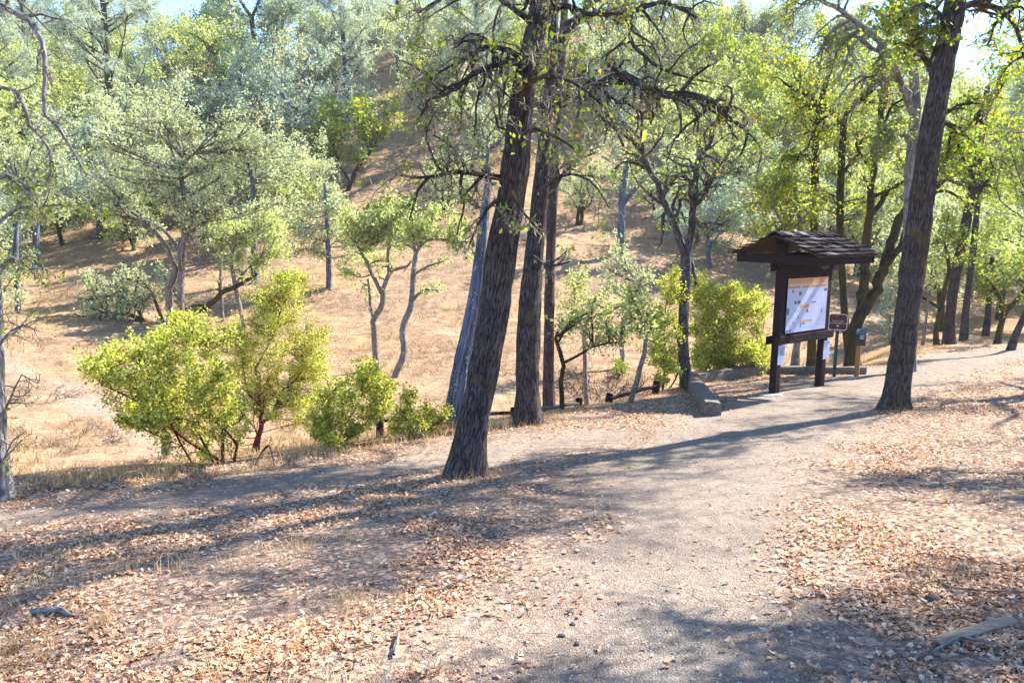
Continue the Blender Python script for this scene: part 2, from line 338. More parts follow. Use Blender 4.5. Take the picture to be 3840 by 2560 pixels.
def flat(name, c, rough=0.5, spec=0.3, metal=0.0, var=0.12):
    t = NT(name); co = t.n('ShaderNodeTexCoord').outputs['Object']
    cc = t.mix(t.math('MULTIPLY', t.noise(co, 14, 4), var*2), c, tuple(a*0.6 for a in c))
    return t.done(t.pbsdf(cc, rough, None, spec, metal))
M['poster'] = flat('poster_paper', (0.44, 0.51, 0.72), 0.35, 0.4)
M['orange'] = flat('poster_orange', (0.55, 0.27, 0.09), 0.35, 0.4)
M['orange2'] = flat('poster_orange_dark', (0.45, 0.21, 0.075), 0.35, 0.4)
M['white'] = flat('white_paint', (0.80, 0.80, 0.80), 0.45)
M['ink'] = flat('dark_print', (0.10, 0.11, 0.16), 0.5)
M['greyink'] = flat('grey_print', (0.36, 0.40, 0.52), 0.5)
M['blueink'] = flat('blue_print', (0.03, 0.10, 0.42), 0.5)
M['redink'] = flat('red_print', (0.45, 0.10, 0.12), 0.5)
M['maroon'] = flat('maroon_enamel', (0.075, 0.012, 0.016), 0.35, 0.5)
M['green_steel'] = flat('green_steel', (0.035, 0.085, 0.085), 0.4, 0.5, 0.3)
M['black_metal'] = flat('black_metal', (0.018, 0.020, 0.032), 0.35, 0.5)
M['lid'] = flat('teal_lid', (0.06, 0.12, 0.17), 0.3, 0.5)
M['stone'] = flat('dark_stone', (0.085, 0.075, 0.072), 0.85, 0.2, 0.0, 0.4)
M['steel'] = flat('bolt_steel', (0.04, 0.04, 0.045), 0.5, 0.5, 0.6)
M['concrete'] = flat('concrete', (0.55, 0.53, 0.52), 0.9, 0.1)
M['ply'] = wood_mat('roof_boards', (0.05, 0.028, 0.018), (0.11, 0.065, 0.04), (3, 30, 3))

# ------------------------------------------------------------------ ground sheets
def build_ground():
    ys = np.concatenate([-np.geomspace(0.3, 60, 26)[::-1], [0.0], np.arange(0.3, 14, 0.11), 14+np.cumsum(np.geomspace(0.12, 5.0, 150))])
    xs1 = np.concatenate([np.arange(0, 9, 0.13), 9+np.cumsum(np.geomspace(0.14, 7.0, 92))])
    xs = np.concatenate([-xs1[:0:-1], xs1])
    X, Y = np.meshgrid(xs, ys); Z = H(X, Y); h, w = X.shape
    e = 0.05
    nx = -(H(X+e, Y)-H(X-e, Y))/(2*e); ny = -(H(X, Y+e)-H(X, Y-e))/(2*e); N = np.stack([nx, ny, np.ones_like(nx)], -1); N /= np.linalg.norm(N, axis=2, keepdims=True)
    pm = path_mask(X, Y); vm = vpath_mask(X, Y); wild = sst(-0.15, 0.55, Y-edge_y(X)+(fbm(X, Y, 1.5, 51)-0.47)*0.9)
    path = np.where(Y-edge_y(X) < 0.6, pm*(1-wild), vm)
    idx = np.arange(h*w).reshape(h, w)
    Q = np.stack([idx[:-1, :-1], idx[:-1, 1:], idx[1:, 1:], idx[1:, :-1]], -1).reshape(-1, 4)
    def fm(A): return (A[:-1, :-1]+A[:-1, 1:]+A[1:, 1:]+A[1:, :-1]).reshape(-1)/4
    fw = fm(wild); fp = fm(path)
    kinds = {'ground': (fw < 0.5) & (fp < 0.5), 'dirt_path': (fw < 0.5) & (fp >= 0.5), 'valley_path': (fw >= 0.5) & (fp >= 0.5), 'hillside': (fw >= 0.5) & (fp < 0.5)}
    labs = {'ground': 'bare soil slope under brown oak leaves in the foreground', 'dirt_path': 'wide grey gravelly dirt path running past the kiosk', 'valley_path': 'narrow pinkish trail along the valley floor at left', 'hillside': 'golden dry grass hillside rising across the gully'}
    V = np.stack([X, Y, Z], -1).reshape(-1, 3); Nn = N.reshape(-1, 3); PP = path.reshape(-1); WW = wild.reshape(-1)
    for k, m in kinds.items():
        q = Q[m]; u, inv = np.unique(q, return_inverse=True); q2 = inv.reshape(-1, 4)
        me = qmesh(k, V[u], q2, M['ground'], None, True)
        for an, arr in (('path', PP), ('wild', WW)):
            a = me.attributes.new(an, 'FLOAT', 'POINT'); a.data.foreach_set('value', arr[u].astype(np.float32))
        me.normals_split_custom_set_from_vertices(Nn[u].tolist())
        tag(obj(k, me), labs[k], None, None, 'structure')
build_ground()

# ------------------------------------------------------------------ branch growth
def nrm(v): return v/(np.linalg.norm(v)+1e-9)
class Tree:
    def __init__(s, seed): s.rng = np.random.RandomState(seed); s.T = Tubes(); s.tw = Tubes(); s.sites = []; s.skel = []; s.sub = None
    def line(s, P, R, lev=0):
        P = np.asarray(P, float); R = np.asarray(R, float)
        (s.T if R[0] > 0.012 else s.tw).add(P, R); s.skel.append((P, R)); return P, R
    def smooth(s, P, R, step=0.25, jit=0.0):
        P = np.asarray(P, float); R = np.asarray(R, float)
        d = np.concatenate([[0], np.cumsum(np.linalg.norm(np.diff(P, axis=0), axis=1))]); n = max(4, int(d[-1]/step)+1)
        t = np.linspace(0, d[-1], n)
        # Catmull-Rom
        out = []
        for tt in t:
            i = min(max(np.searchsorted(d, tt)-1, 0), len(P)-2); f = (tt-d[i])/max(d[i+1]-d[i], 1e-6)
            p0 = P[max(i-1, 0)]; p1 = P[i]; p2 = P[i+1]; p3 = P[min(i+2, len(P)-1)]
            out.append(0.5*((2*p1)+(-p0+p2)*f+(2*p0-5*p1+4*p2-p3)*f*f+(-p0+3*p1-3*p2+p3)*f**3))
        out = np.array(out); r = np.interp(t, d, R)
        if jit: 
            j = s.rng.normal(0, 1, out.shape)*jit*r[:, None]; j[0] = 0; out = out+j
        return out, r
    def grow(s, p, d, L, r, lev, maxlev, gn=0.25, trop=0.05, nch=5, ang=(35, 70), ratio=(0.45, 0.75), seg=0.25, start=0.2, rend=0.3, leafy=2, droop=0.0):
        rng = s.rng; n = int(min(max(4, round(L/seg)), 9)); st = L/n; P = [p]; d = nrm(d)
        for i in range(n):
            d = nrm(d + rng.normal(0, gn, 3) + np.array([0, 0, trop - droop*0.4*i/n])); P.append(P[-1]+d*st)
        P = np.array(P); R = r*np.linspace(1, rend, n+1); s.line(P, R, lev)
        if lev >= leafy: s.sites.append(P[n//2:])
        if lev < maxlev: s.kids(P, R, L, lev, maxlev, gn, trop, nch, ang, ratio, seg, start, rend, leafy, droop)
        return P
    def kids(s, P, R, L, lev, maxlev, gn=0.25, trop=0.05, nch=5, ang=(35, 70), ratio=(0.45, 0.75), seg=0.25, start=0.2, rend=0.3, leafy=2, droop=0.0):
        rng = s.rng
        for c in range(nch):
            f = start+(1-start)*(c+rng.rand())/nch; x = f*(len(P)-1); i = min(int(x), len(P)-2); q = P[i]+(P[i+1]-P[i])*(x-i)
            t = nrm(P[i+1]-P[i]); a = math.radians(rng.uniform(*ang)); ax = nrm(np.cross(t, rng.normal(0, 1, 3)))
            nd = t*math.cos(a)+ax*math.sin(a); rl = R[i]*rng.uniform(0.5, 0.75); nl = L*rng.uniform(*ratio)*(1-0.35*f)
            s.grow(q, nd, nl, rl, lev+1, maxlev, gn, trop, s.sub or max(2, nch-(lev > 0)), ang, ratio, seg*0.7, start, rend, leafy, droop)
    def blob(s, c, rad, ntw=9, r=0.012, twr=0.004, leafmul=1.0):
        rng = s.rng; best = None
        for P, R in s.skel[:s.nmain]:
            d = np.linalg.norm(P-c, axis=1) + np.maximum(P[:, 2]-c[2]+0.1, 0)*1.5; i = int(np.argmin(d))
            if best is None or d[i] < best[0]: best = (d[i], P[i], R[i])
        q = best[1]; rr = min(best[2]*0.7, r); m = (q+c)/2 + rng.normal(0, 0.10, 3)*np.linalg.norm(c-q)
        P, R = s.smooth([q, m, c], [rr, rr*0.8, rr*0.5], max(0.08, np.linalg.norm(c-q)/7)); s.line(P, R)
        for k in range(ntw):
            f = rng.uniform(0.35, 1); i = int(f*(len(P)-1)); e = c + nrm(rng.normal(0, 1, 3)+np.array([0, 0, 0.3]))*rad*rng.uniform(0.55, 1.05)
            mm = (P[i]+e)/2+rng.normal(0, 0.12, 3)*rad; A, B = s.smooth([P[i], mm, e], [twr*1.6, twr, twr*0.5], max(0.05, rad/4)); s.line(A, B); s.sites.append(A[1:])
            for h in range(3):
                j = rng.randint(1, len(A)); e2 = A[j]+nrm(rng.normal(0, 1, 3))*rad*rng.uniform(0.25, 0.5)
                A2 = np.array([A[j], (A[j]+e2)/2+rng.normal(0, 0.03, 3)*rad, e2]); s.line(A2, [twr*0.8, twr*0.6, twr*0.4]); s.sites.append(A2[1:])
    def pts(s): return np.concatenate(s.sites) if s.sites else np.zeros((0, 3))
def leaves(rng, sites, count, size, spread, mat, name, origin=(0, 0, 0), aspect=0.55, up=0.3, droop=0.0, clump=0):
    if clump:
        cc = sites[rng.randint(0, len(sites), count//clump+1)]; cc = cc + rng.normal(0, spread, cc.shape)
        c = np.repeat(cc, clump, axis=0)[:count] + rng.normal(0, size*0.75, (count, 3)) - np.asarray(origin)
    else: c = sites[rng.randint(0, len(sites), count)] + rng.normal(0, spread, (count, 3)) - np.asarray(origin)
    c[:, 2] -= droop*np.abs(rng.normal(0, 1, count))
    a = rng.normal(0, 1, (count, 3)); a[:, 2] += up-droop*6; a /= np.linalg.norm(a, axis=1, keepdims=True)
    b = rng.normal(0, 1, (count, 3)); b -= (a*b).sum(1, keepdims=True)*a; b /= np.linalg.norm(b, axis=1, keepdims=True)
    n = np.cross(a, b); s = (size*rng.uniform(0.6, 1.35, count))[:, None]
    V = np.stack([c, c+a*s*0.5+b*s*aspect*0.5+n*s*0.1, c+a*s, c+a*s*0.55-b*s*aspect*0.5+n*s*0.1], 1).reshape(-1, 3)
    Q = np.arange(count*4).reshape(-1, 4)
    return qmesh(name, V, Q, mat)
def strands(rng, sites, count, length, mat, name, origin=(0, 0, 0), width=0.006):
    """hanging lace lichen: ragged strips"""
    c = sites[rng.randint(0, len(sites), count)] + rng.normal(0, 0.02, (count, 3)) - np.asarray(origin)
    L = (length*rng.uniform(0.3, 1.3, count))[:, None]; w = np.zeros((count, 3)); an = rng.uniform(0, 6.3, count); w[:, 0] = np.cos(an); w[:, 1] = np.sin(an); w *= width
    dn = rng.normal(0, 0.8, (count, 3)); dn[:, 2] -= 0.7; d2 = rng.normal(0, 0.8, (count, 3)); d2[:, 2] -= 0.7
    m = c+dn*L*0.5; e = m+d2*L*0.5
    V = np.stack([c-w*0.5, c+w*0.5, m+w, e+w*0.2, e-w*0.2, m-w], 1).reshape(-1, 3); o = np.arange(count)[:, None]*6
    Q = np.concatenate([o+np.array([[0, 1, 2, 5]]), o+np.array([[5, 2, 3, 4]])])
    return qmesh(name, V, Q, mat)
def sketch(path, y, sink=0.0):
    """path of (vx, vy, r in sketch units[, dy]) -> 3-D points and radii"""
    P, R = [], []
    for k, q in enumerate(path):
        yy = y + (q[3] if len(q) > 3 else 0); p = at(q[0], q[1], yy); P.append(p); R.append(q[2]*VS/F0*yy)
    P = np.array(P)
    return P, R
def finish(tr, name, label, cat, group, base, bark, leafm=None, nleaf=0, lsize=0.06, lspread=0.05, nlich=0, lichlen=0.12, aspect=0.55, twigbark=None, up=0.3, droop=0.0, extra_sites=None, lichw=0.006):
    root = empty(name, base, label, cat, group)
    obj('trunk', tr.T.mesh('trunk', bark, base), root)
    if tr.tw.L: obj('twigs', tr.tw.mesh('twigs', twigbark or M['bark_twig'], base), root)
    S = tr.pts()
    if nleaf and len(S): obj('crown', leaves(tr.rng, S, nleaf, lsize, lspread, leafm, 'crown', base, aspect, up, droop), root)
    if nlich:
        LS = np.concatenate([P for P, R in tr.skel if 0.002 < R[0] < 0.05]+[S])
        obj('lichen', strands(tr.rng, LS, nlich, lichlen, M['lichen'], 'lichen', base, lichw), root)
    return root

# root flare + bark relief for the big near trunks
def big_trunk(tr, path, y, flare=1.35, k=28, step=0.06, ridge=0.09, up=None):
    P, R = sketch(path, y); P0 = P[0].copy(); g = Hf(P0[0], P0[1])
    P = np.vstack([[P0[0]-(P[1]-P0)[0]*0.1, P0[1], g-0.25], P]); R = [R[0]*flare*1.1]+list(R); R[1] *= flare
    A, B = tr.smooth(P, R, step); tr.skel.append((A, B)); return A, B
def trunk_mesh(A, B, mat, base, rng, k=36, ridge=0.07, name='trunk', nfreq=22):
    n = len(A); T = np.gradient(A, axis=0); T /= np.linalg.norm(T, axis=1, keepdims=True)
    ref = np.array([1.0, 0, 0]); N = ref-(T@ref)[:, None]*T; N /= np.linalg.norm(N, axis=1, keepdims=True); Bn = np.cross(T, N)
    a = np.arange(k)/k*2*math.pi; cl = np.concatenate([[0], np.cumsum(np.linalg.norm(np.diff(A, axis=0), axis=1))])
    aa, cc = np.meshgrid(a, cl); o = rng.randint(0, 50)
    lump = (vn(np.cos(aa)*1.6+9, np.sin(aa)*1.6+cc*1.3, 1, o)-0.5)*0.22
    rd = (np.abs(vn(aa*nfreq/2/math.pi*1.0, cc*3.0, 1, o+3)-0.5)*2)*ridge*1.7
    rd[:, -1] = rd[:, -1]
    fl = np.exp(-cl/0.28)[:, None]*(0.10+np.maximum(0, np.sin(aa*5+o))*0.30)
    RR = B[:, None]*(0.86+lump+rd+fl)
    V = A[:, None]+RR[:, :, None]*(np.cos(aa)[:, :, None]*N[:, None]+np.sin(aa)[:, :, None]*Bn[:, None])-np.asarray(base)
    idx = np.arange(n*k).reshape(n, k); nx = np.roll(idx, -1, 1); Q = np.stack([idx[:-1], nx[:-1], nx[1:], idx[1:]], -1).reshape(-1, 4)
    rm = B.mean(); u0 = np.broadcast_to((a*rm)[None], (n-1, k)); u1 = u0+2*math.pi*rm/k; v0 = np.broadcast_to(cl[:-1, None], (n-1, k)); v1 = np.broadcast_to(cl[1:, None], (n-1, k))
    UV = np.stack([np.stack([u0, v0], -1), np.stack([u1, v0], -1), np.stack([u1, v1], -1), np.stack([u0, v1], -1)], -2).reshape(-1, 2)
    me = qmesh(name, V.reshape(-1, 3), Q, mat, UV, True); return me

# ------------------------------------------------------------------ the near and middle trees
SHADE = 1.0
def limb(tr, path, y, nch=6, maxlev=3, gn=0.3, L=None, leafy=1, droop=0.25, ang=(35, 80), ratio=(0.35, 0.7), start=0.15, step=0.15, jit=0.25):
    P, R = sketch(path, y); P, R = tr.smooth(P, R, step, jit); tr.line(P, R)
    L = L or np.linalg.norm(P[-1]-P[0])
    tr.sub = 5
    if nch: tr.kids(P, R, L, 0, maxlev, gn, 0.02, nch, ang, ratio, 0.16, start, 0.35, leafy, droop)
    tr.sub = None
    return P, R
def near_oak(seed, label, path, y=None, limbs=(), bark='bark_oak', leafm='leaf_oak', nleaf=1500, lsize=0.05, nlich=0, lichlen=0.12, top=None, group='oaks standing on the near bank', big=True, ridge=0.07, name='oak_tree', cat='tree', tops=3, flare=1.3, lspread=0.04, stemkids=0, blobs=(), k=36, twr=0.004, nmain=None):
    tr = Tree(seed)
    if y is None: y = hit(path[0][0], path[0][1])[1]
    A, B = big_trunk(tr, path, y, flare)
    base = (A[1][0], A[1][1], Hf(A[1][0], A[1][1])) 
    if not big: tr.T.add(A, B, 12)
    if top:
        hgt, n, spread = top; d = nrm(A[-1]-A[-3]); d = nrm(d+np.array([0, 0, 0.6]))
        P = [A[-1]]
        for i in range(8): d = nrm(d+tr.rng.normal(0, 0.12, 3)+np.array([0, 0, 0.1])); P.append(P[-1]+d*hgt/8)
        P = np.array(P); R = B[-1]*np.linspace(1, 0.3, 9); tr.line(P, R)
        tr.kids(P, R, spread/0.6, 0, tops, 0.22, 0.03, n, (45, 85), (0.45, 0.75), 0.4, 0.1, 0.3, 2, 0.1)
    cuts = [0, len(tr.T.L)]
    for l in limbs:
        kw = dict(l[1]) if len(l) == 2 and isinstance(l[1], dict) else {}
        limb(tr, l[0] if kw or (len(l) == 2 and isinstance(l[1], dict)) else l, y, **kw); cuts.append(len(tr.T.L))
    if stemkids:
        h = len(A)//2; tr.kids(A[h:], B[h:]*0.25, 1.2, 1, 3, 0.35, 0.0, stemkids, (50, 95), (0.35, 0.8), 0.14, 0.1, 0.3, 2, 0.2)
    tr.nmain = nmain or len(tr.skel)
    for (bx, by, br) in blobs:
        yy = y+tr.rng.uniform(-1, 1)*min(1.6, br*VS/F0*y*2.0); c = at(bx, by, yy); tr.blob(c, br*VS/F0*yy, 8, 0.02, twr)
    root = empty(name, base, label, cat, group)
    if big:
        obj('trunk', trunk_mesh(A, B, M[bark], base, tr.rng, k, ridge), root)
        cuts[-1] = len(tr.T.L)
        for a_, b_ in zip(cuts[:-1], cuts[1:]):
            if b_ > a_: T2 = Tubes(); T2.L = tr.T.L[a_:b_]; obj('limb', T2.mesh('limb', M[bark], base), root)
    else: obj('trunk', tr.T.mesh('trunk', M[bark], base), root)
    if tr.tw.L: obj('twigs', tr.tw.mesh('twigs', M['bark_twig'], base), root)['kind'] = 'stuff'
    S = tr.pts()
    if nleaf and len(S): obj('crown', leaves(tr.rng, S, nleaf, lsize, lspread, M[leafm], 'crown', base, 0.55, 0.1, 0, 5), root)
    if nlich:
        LS = np.concatenate([P for P, R in tr.skel if 0.003 < R[0] < 0.06]+[S]); obj('lichen', strands(tr.rng, LS, int(nlich*0.55), lichlen*0.5, M['lichen'], 'lichen', base, 0.006), root)['kind'] = 'stuff'
    return tr, y
def rb(seed, n, x0, x1, y0, y1, r0, r1):
    g = np.random.RandomState(seed); return [(g.uniform(x0, x1), g.uniform(y0, y1), g.uniform(r0, r1)) for i in range(n)]
K1 = dict(nch=7, maxlev=3, gn=0.32, droop=0.35)
# leaning oak in the centre
near_oak(11, 'thick leaning oak trunk with furrowed bark, nearest the camera at centre', [(1068, 1093, 43), (1082, 1000, 42), (1101, 900, 41), (1118, 800, 40), (1136, 700, 40), (1150, 600, 39), (1166, 500, 36), (1180, 400, 34), (1190, 300, 29), (1203, 200, 26), (1222, 110, 24.5), (1238, 30, 23.5), (1250, -60, 22), (1262, -160, 20)],
  limbs=[([(1150, 408, 8), (1089, 397, 6.5, -.2), (1037, 397, 5.5, -.3), (985, 408, 4, -.4), (921, 404, 2, -.5)], dict(nch=14, maxlev=3, gn=0.28, droop=0.9, ratio=(0.35, 0.75))),
    ([(985, 408, 4, -.4), (960, 436, 3.2, -.4), (953, 467, 2.6, -.4), (940, 505, 1.6, -.4)], dict(nch=5, maxlev=2)),
    ([(1190, 142, 9), (1135, 151, 7, -.3), (1083, 172, 6, -.4), (1030, 218, 4.5, -.5), (995, 218, 3, -.5), (967, 267, 2, -.5)], dict(nch=15, maxlev=3, gn=0.30, droop=0.9, ratio=(0.35, 0.75))),
    ([(1191, 130, 7), (1149, 109, 5.5, -.2), (1100, 116, 4.5, -.3), (1030, 155, 3, -.4), (985, 180, 2, -.4)], dict(nch=13, maxlev=3, droop=0.9, ratio=(0.35, 0.7))),
    ([(1225, 60, 8), (1180, 20, 6, -.3), (1120, -10, 5, -.5), (1040, -15, 4, -.6), (960, 30, 2, -.7)], dict(nch=9, maxlev=3, droop=0.5)),
    ([(1180, 330, 6, -.2), (1215, 300, 4, -.5), (1270, 310, 3, -.7), (1330, 350, 1.5, -.8)], dict(nch=8, maxlev=3, droop=0.6)),
    ([(1200, 200, 6, -.2), (1255, 175, 5, -.5), (1320, 190, 3.5, -.7), (1380, 240, 1.8, -.8)], dict(nch=14, maxlev=3, droop=1.1, ratio=(0.4, 0.75))),
    ([(1235, 30, 9), (1300, 15, 7, -.2), (1350, 35, 5, -.4), (1430, 30, 3, -.5)], dict(nch=8, maxlev=3, droop=0.5)),
    ([(1175, 440, 5, -.2), (1195, 480, 3, -.4), (1230, 520, 2, -.5)], dict(nch=5, maxlev=2, droop=0.6)),
    ([(1140, 460, 5, -.1), (1105, 500, 3.5, -.3), (1080, 560, 2, -.4)], dict(nch=6, maxlev=3, droop=0.5))],
  nleaf=1500, lsize=0.06, nlich=9000, lichlen=0.10, top=(4.5, 10, 2.6), k=48, ridge=0.085, stemkids=8)
near_oak(12, 'straight oak trunk just right of the leaning oak, on the bank edge', [(1213, 975, 32), (1212, 900, 32), (1213, 800, 31), (1217, 700, 29), (1224, 600, 25), (1234, 500, 22), (1244, 400, 19), (1254, 300, 16), (1262, 200, 13), (1270, 80, 11), (1270, -50, 13)],
  limbs=[([(1254, 240, 13), (1320, 208, 11, -.4), (1381, 187, 10.5, -.6), (1444, 178, 9.5, -.8), (1504, 211, 9, -.9), (1568, 216, 8, -1), (1620, 228, 7, -1), (1684, 278, 5.5, -1), (1719, 298, 4, -1), (1700, 360, 2, -1)], dict(nch=26, maxlev=3, gn=0.30, droop=1.3, ratio=(0.24, 0.50), start=0.1)),
    ([(1262, 110, 9), (1346, 40, 7, -.3), (1451, 25, 6, -.5), (1522, 8, 5, -.5), (1600, 40, 3, -.6)], dict(nch=14, maxlev=3, droop=1.2, ratio=(0.25, 0.5))),
    ([(1451, 25, 5, -.5), (1447, 88, 5, -.6), (1479, 130, 4.5, -.6), (1515, 155, 4, -.6), (1568, 176, 3, -.7), (1640, 190, 1.5, -.8)], dict(nch=13, maxlev=3, droop=1.0, ratio=(0.3, 0.6))),
    ([(1225, 590, 5, -.2), (1265, 610, 3, -.6), (1310, 600, 1.5, -.8)], dict(nch=5, maxlev=2, droop=0.3)),
    ([(1240, 440, 6, -.2), (1300, 400, 4, -.6), (1360, 420, 2.5, -.9), (1400, 480, 1.2, -1)], dict(nch=8, maxlev=3, droop=0.6))],
  nleaf=1300, lsize=0.06, nlich=9000, lichlen=0.13, top=(4.5, 9, 2.8), k=36, ridge=0.07, stemkids=6)
near_oak(13, 'thin reddish trunk behind and right of the straight oak', [(1262, 945, 13), (1260, 850, 13), (1262, 720, 13), (1264, 600, 12), (1268, 480, 12), (1276, 330, 11), (1288, 160, 10), (1298, 0, 9), (1305, -100, 8)], bark='bark_red',
  limbs=[([(1270, 440, 5), (1310, 380, 4, .2), (1370, 350, 2, .3)], K1)], nleaf=900, nlich=1200, top=(3.5, 7, 2.2), k=24)
trs, ysn = near_oak(14, 'smooth blue-grey dead trunk leaning behind the leaning oak', [(1040, 978, 23), (1050, 900, 23), (1064, 820, 22), (1082, 740, 20), (1095, 660, 17), (1104, 580, 14), (1112, 500, 12), (1119, 440, 9), (1124, 385, 5)], y=hit(1040, 992)[1]+0.4, bark='bark_snag', nleaf=0, nlich=0, name='dead_snag', cat='dead tree', k=30, ridge=0.05, flare=1.1)
near_oak(15, 'forked oak behind the end of the timber edging, its limbs arching left', [(1577, 886, 14), (1570, 800, 13.5), (1572, 700, 13), (1575, 620, 13.5), (1573, 572, 13)], y=hit(1577, 892)[1]+0.1, bark='bark_trunk',
  limbs=[([(1572, 578, 9.5), (1556, 530, 8.5), (1538, 497, 8), (1513, 432, 7, .1), (1479, 358, 6, .2), (1434, 306, 4.5, .2), (1384, 281, 3, .3)], dict(nch=18, maxlev=3, gn=0.3, droop=0.8, ratio=(0.25, 0.5))),
    ([(1578, 580, 9), (1588, 520, 8, -.1), (1595, 460, 7.5, -.2), (1602, 370, 6, -.3), (1635, 325, 4, -.4), (1650, 250, 2, -.4)], dict(nch=15, maxlev=3, droop=0.5, ratio=(0.28, 0.5))),
    ([(1596, 470, 5, -.2), (1620, 450, 4.5, -.3), (1640, 400, 3.5, -.4), (1690, 330, 2, -.5)], dict(nch=8, maxlev=3)),
    ([(1582, 590, 5.5, .2), (1592, 620, 5, .2), (1598, 650, 4, .1)], dict(nch=2, maxlev=2)),
    ([(1500, 395, 4, .2), (1440, 370, 3, .3), (1400, 400, 1.5, .3)], dict(nch=7, maxlev=3, droop=0.3))],
  nleaf=2200, lsize=0.06, nlich=4500, lichlen=0.11, k=26, ridge=0.05, blobs=rb(71, 16, 1480, 1720, -30, 180, 20, 34))
# big right trunk and companions
near_oak(16, 'tall straight oak trunk in front at right, casting its shadow over the path', [(2055, 940, 31), (2062, 890, 31), (2075, 800, 31), (2087, 700, 30.5), (2100, 600, 30), (2113, 500, 29), (2126, 400, 28), (2140, 300, 27), (2158, 200, 26), (2177, 100, 25), (2194, 0, 24), (2212, -100, 22)],
  limbs=[([(2148, 205, 9), (2138, 165, 8, .1), (2116, 115, 7, .2), (2085, 60, 5, .3), (2040, 20, 3, .4)], dict(nch=8, maxlev=3, droop=0.4)),
    ([(2165, 262, 6), (2190, 250, 5, -.1), (2211, 235, 4, -.2), (2250, 240, 1.5, -.3)], dict(nch=5, maxlev=2, droop=0.2)),
    ([(2155, 285, 7, .1), (2178, 283, 6, .2), (2195, 310, 5, .3), (2215, 370, 2.5, .4)], dict(nch=6, maxlev=3, droop=0.5)),
    ([(2190, 20, 9, .1), (2270, 10, 7, .2), (2330, 60, 5, .3), (2360, 160, 3, .4)], dict(nch=12, maxlev=3, droop=0.6)),
    ([(2185, 60, 6, -.1), (2120, 10, 5, -.2), (2060, 50, 3, -.4)], dict(nch=8, maxlev=3, droop=0.6))],
  bark='bark_oak', nleaf=9500, lsize=0.075, nlich=3000, lichlen=0.13, top=(5.0, 12, 3.4), k=48, ridge=0.08)
near_oak(17, 'grey lichen-covered trunk with an arching limb, close behind the tall right trunk', [(2085, 880, 17), (2088, 700, 16), (2090, 560, 16), (2092, 430, 15), (2096, 351, 14), (2103, 246, 12.5), (2098, 150, 11), (2100, 60, 9), (2110, -60, 7)], y=hit(2110, 862)[1]+0.8, bark='bark_pale',
  limbs=[([(2098, 260, 9), (2078, 205, 8.5, -.2), (2052, 155, 8, -.3), (2021, 95, 7, -.5), (1954, 39, 6, -.7), (1895, 7, 5, -.8), (1820, -30, 3, -.9)], dict(nch=22, maxlev=3, gn=0.28, droop=1.3, ratio=(0.25, 0.5))),
    ([(2095, 330, 5, -.1), (2050, 300, 4, -.3), (2010, 340, 2.5, -.5)], dict(nch=8, maxlev=3, droop=0.6)),
    ([(2100, 100, 6, .1), (2060, 30, 5, .2), (2020, -40, 3, .3)], dict(nch=7, maxlev=3, droop=0.5))],
  nleaf=5200, lsize=0.07, nlich=9500, lichlen=0.20, k=26, ridge=0.05, top=(3, 7, 2.5), lspread=0.05)
yh = hit(1960, 852)[1]+0.4
near_oak(18, 'dark mossy oak forking into a wide V behind the brochure post', [(1957, 842, 17), (1958, 800, 16), (1966, 750, 16), (1980, 715, 15)], y=yh, bark='bark_dark',
  limbs=[([(1978, 722, 12), (1980, 677, 11), (1988, 568, 9.5), (1998, 490, 8.5), (2007, 369, 7.5), (2021, 281, 6.5), (2028, 211, 5), (2053, 169, 3.5), (2070, 90, 2)], dict(nch=9, maxlev=2, ratio=(0.15, 0.3), start=0.3)),
    ([(1982, 718, 13), (2000, 680, 12.5, .1), (2020, 640, 12, .2), (2044, 568, 10.5, .3), (2072, 492, 9.5, .5), (2110, 465, 9, .6), (2144, 436, 8.5, .7), (2179, 369, 8, .8), (2218, 302, 7, .9), (2257, 253, 6, 1), (2299, 197, 5, 1), (2330, 110, 3, 1)], dict(nch=12, maxlev=3, ratio=(0.14, 0.28), start=0.45)),
    ([(2030, 612, 8.5, .2), (2062, 575, 8, 0), (2085, 520, 7, -.1), (2090, 450, 5.5, -.1)], dict(nch=0)),
    ([(2150, 430, 7, .7), (2190, 400, 7.5, .7), (2235, 392, 5, .6)], dict(nch=4, maxlev=2))],
  leafm='leaf_yel', nleaf=4300, lsize=0.072, nlich=1500, k=24, ridge=0.04, lspread=0.07, blobs=rb(72, 15, 1960, 2120, 130, 520, 22, 42)+rb(73, 22, 2130, 2370, 60, 420, 25, 48), twr=0.006)
yj = yh+1.6
near_oak(19, 'slim dark oak with a high Y fork, seen above the right of the kiosk roof', [(1952, 832, 10), (1942, 740, 9.5), (1934, 620, 9), (1930, 520, 9), (1931, 420, 8.5), (1936, 320, 8), (1938, 285, 7.5)], y=yj, bark='bark_dark',
  limbs=[([(1938, 288, 6.5), (1915, 262, 6), (1894, 242, 5.5, .1), (1849, 218, 4.5, .2), (1800, 190, 3, .3)], dict(nch=9, maxlev=3)),
    ([(1938, 286, 6), (1954, 242, 5.5), (1986, 221, 5, -.2), (2010, 170, 3, -.3)], dict(nch=8, maxlev=3)),
    ([(1933, 400, 4), (1970, 350, 3, .3), (1990, 300, 2, .3)], dict(nch=6, maxlev=3))],
  leafm='leaf_yel', nleaf=5600, lsize=0.072, nlich=700, k=20, ridge=0.04, lspread=0.08, blobs=rb(74, 16, 1790, 2060, 110, 330, 24, 44)+rb(75, 14, 1850, 2030, 360, 500, 24, 38), twr=0.006)
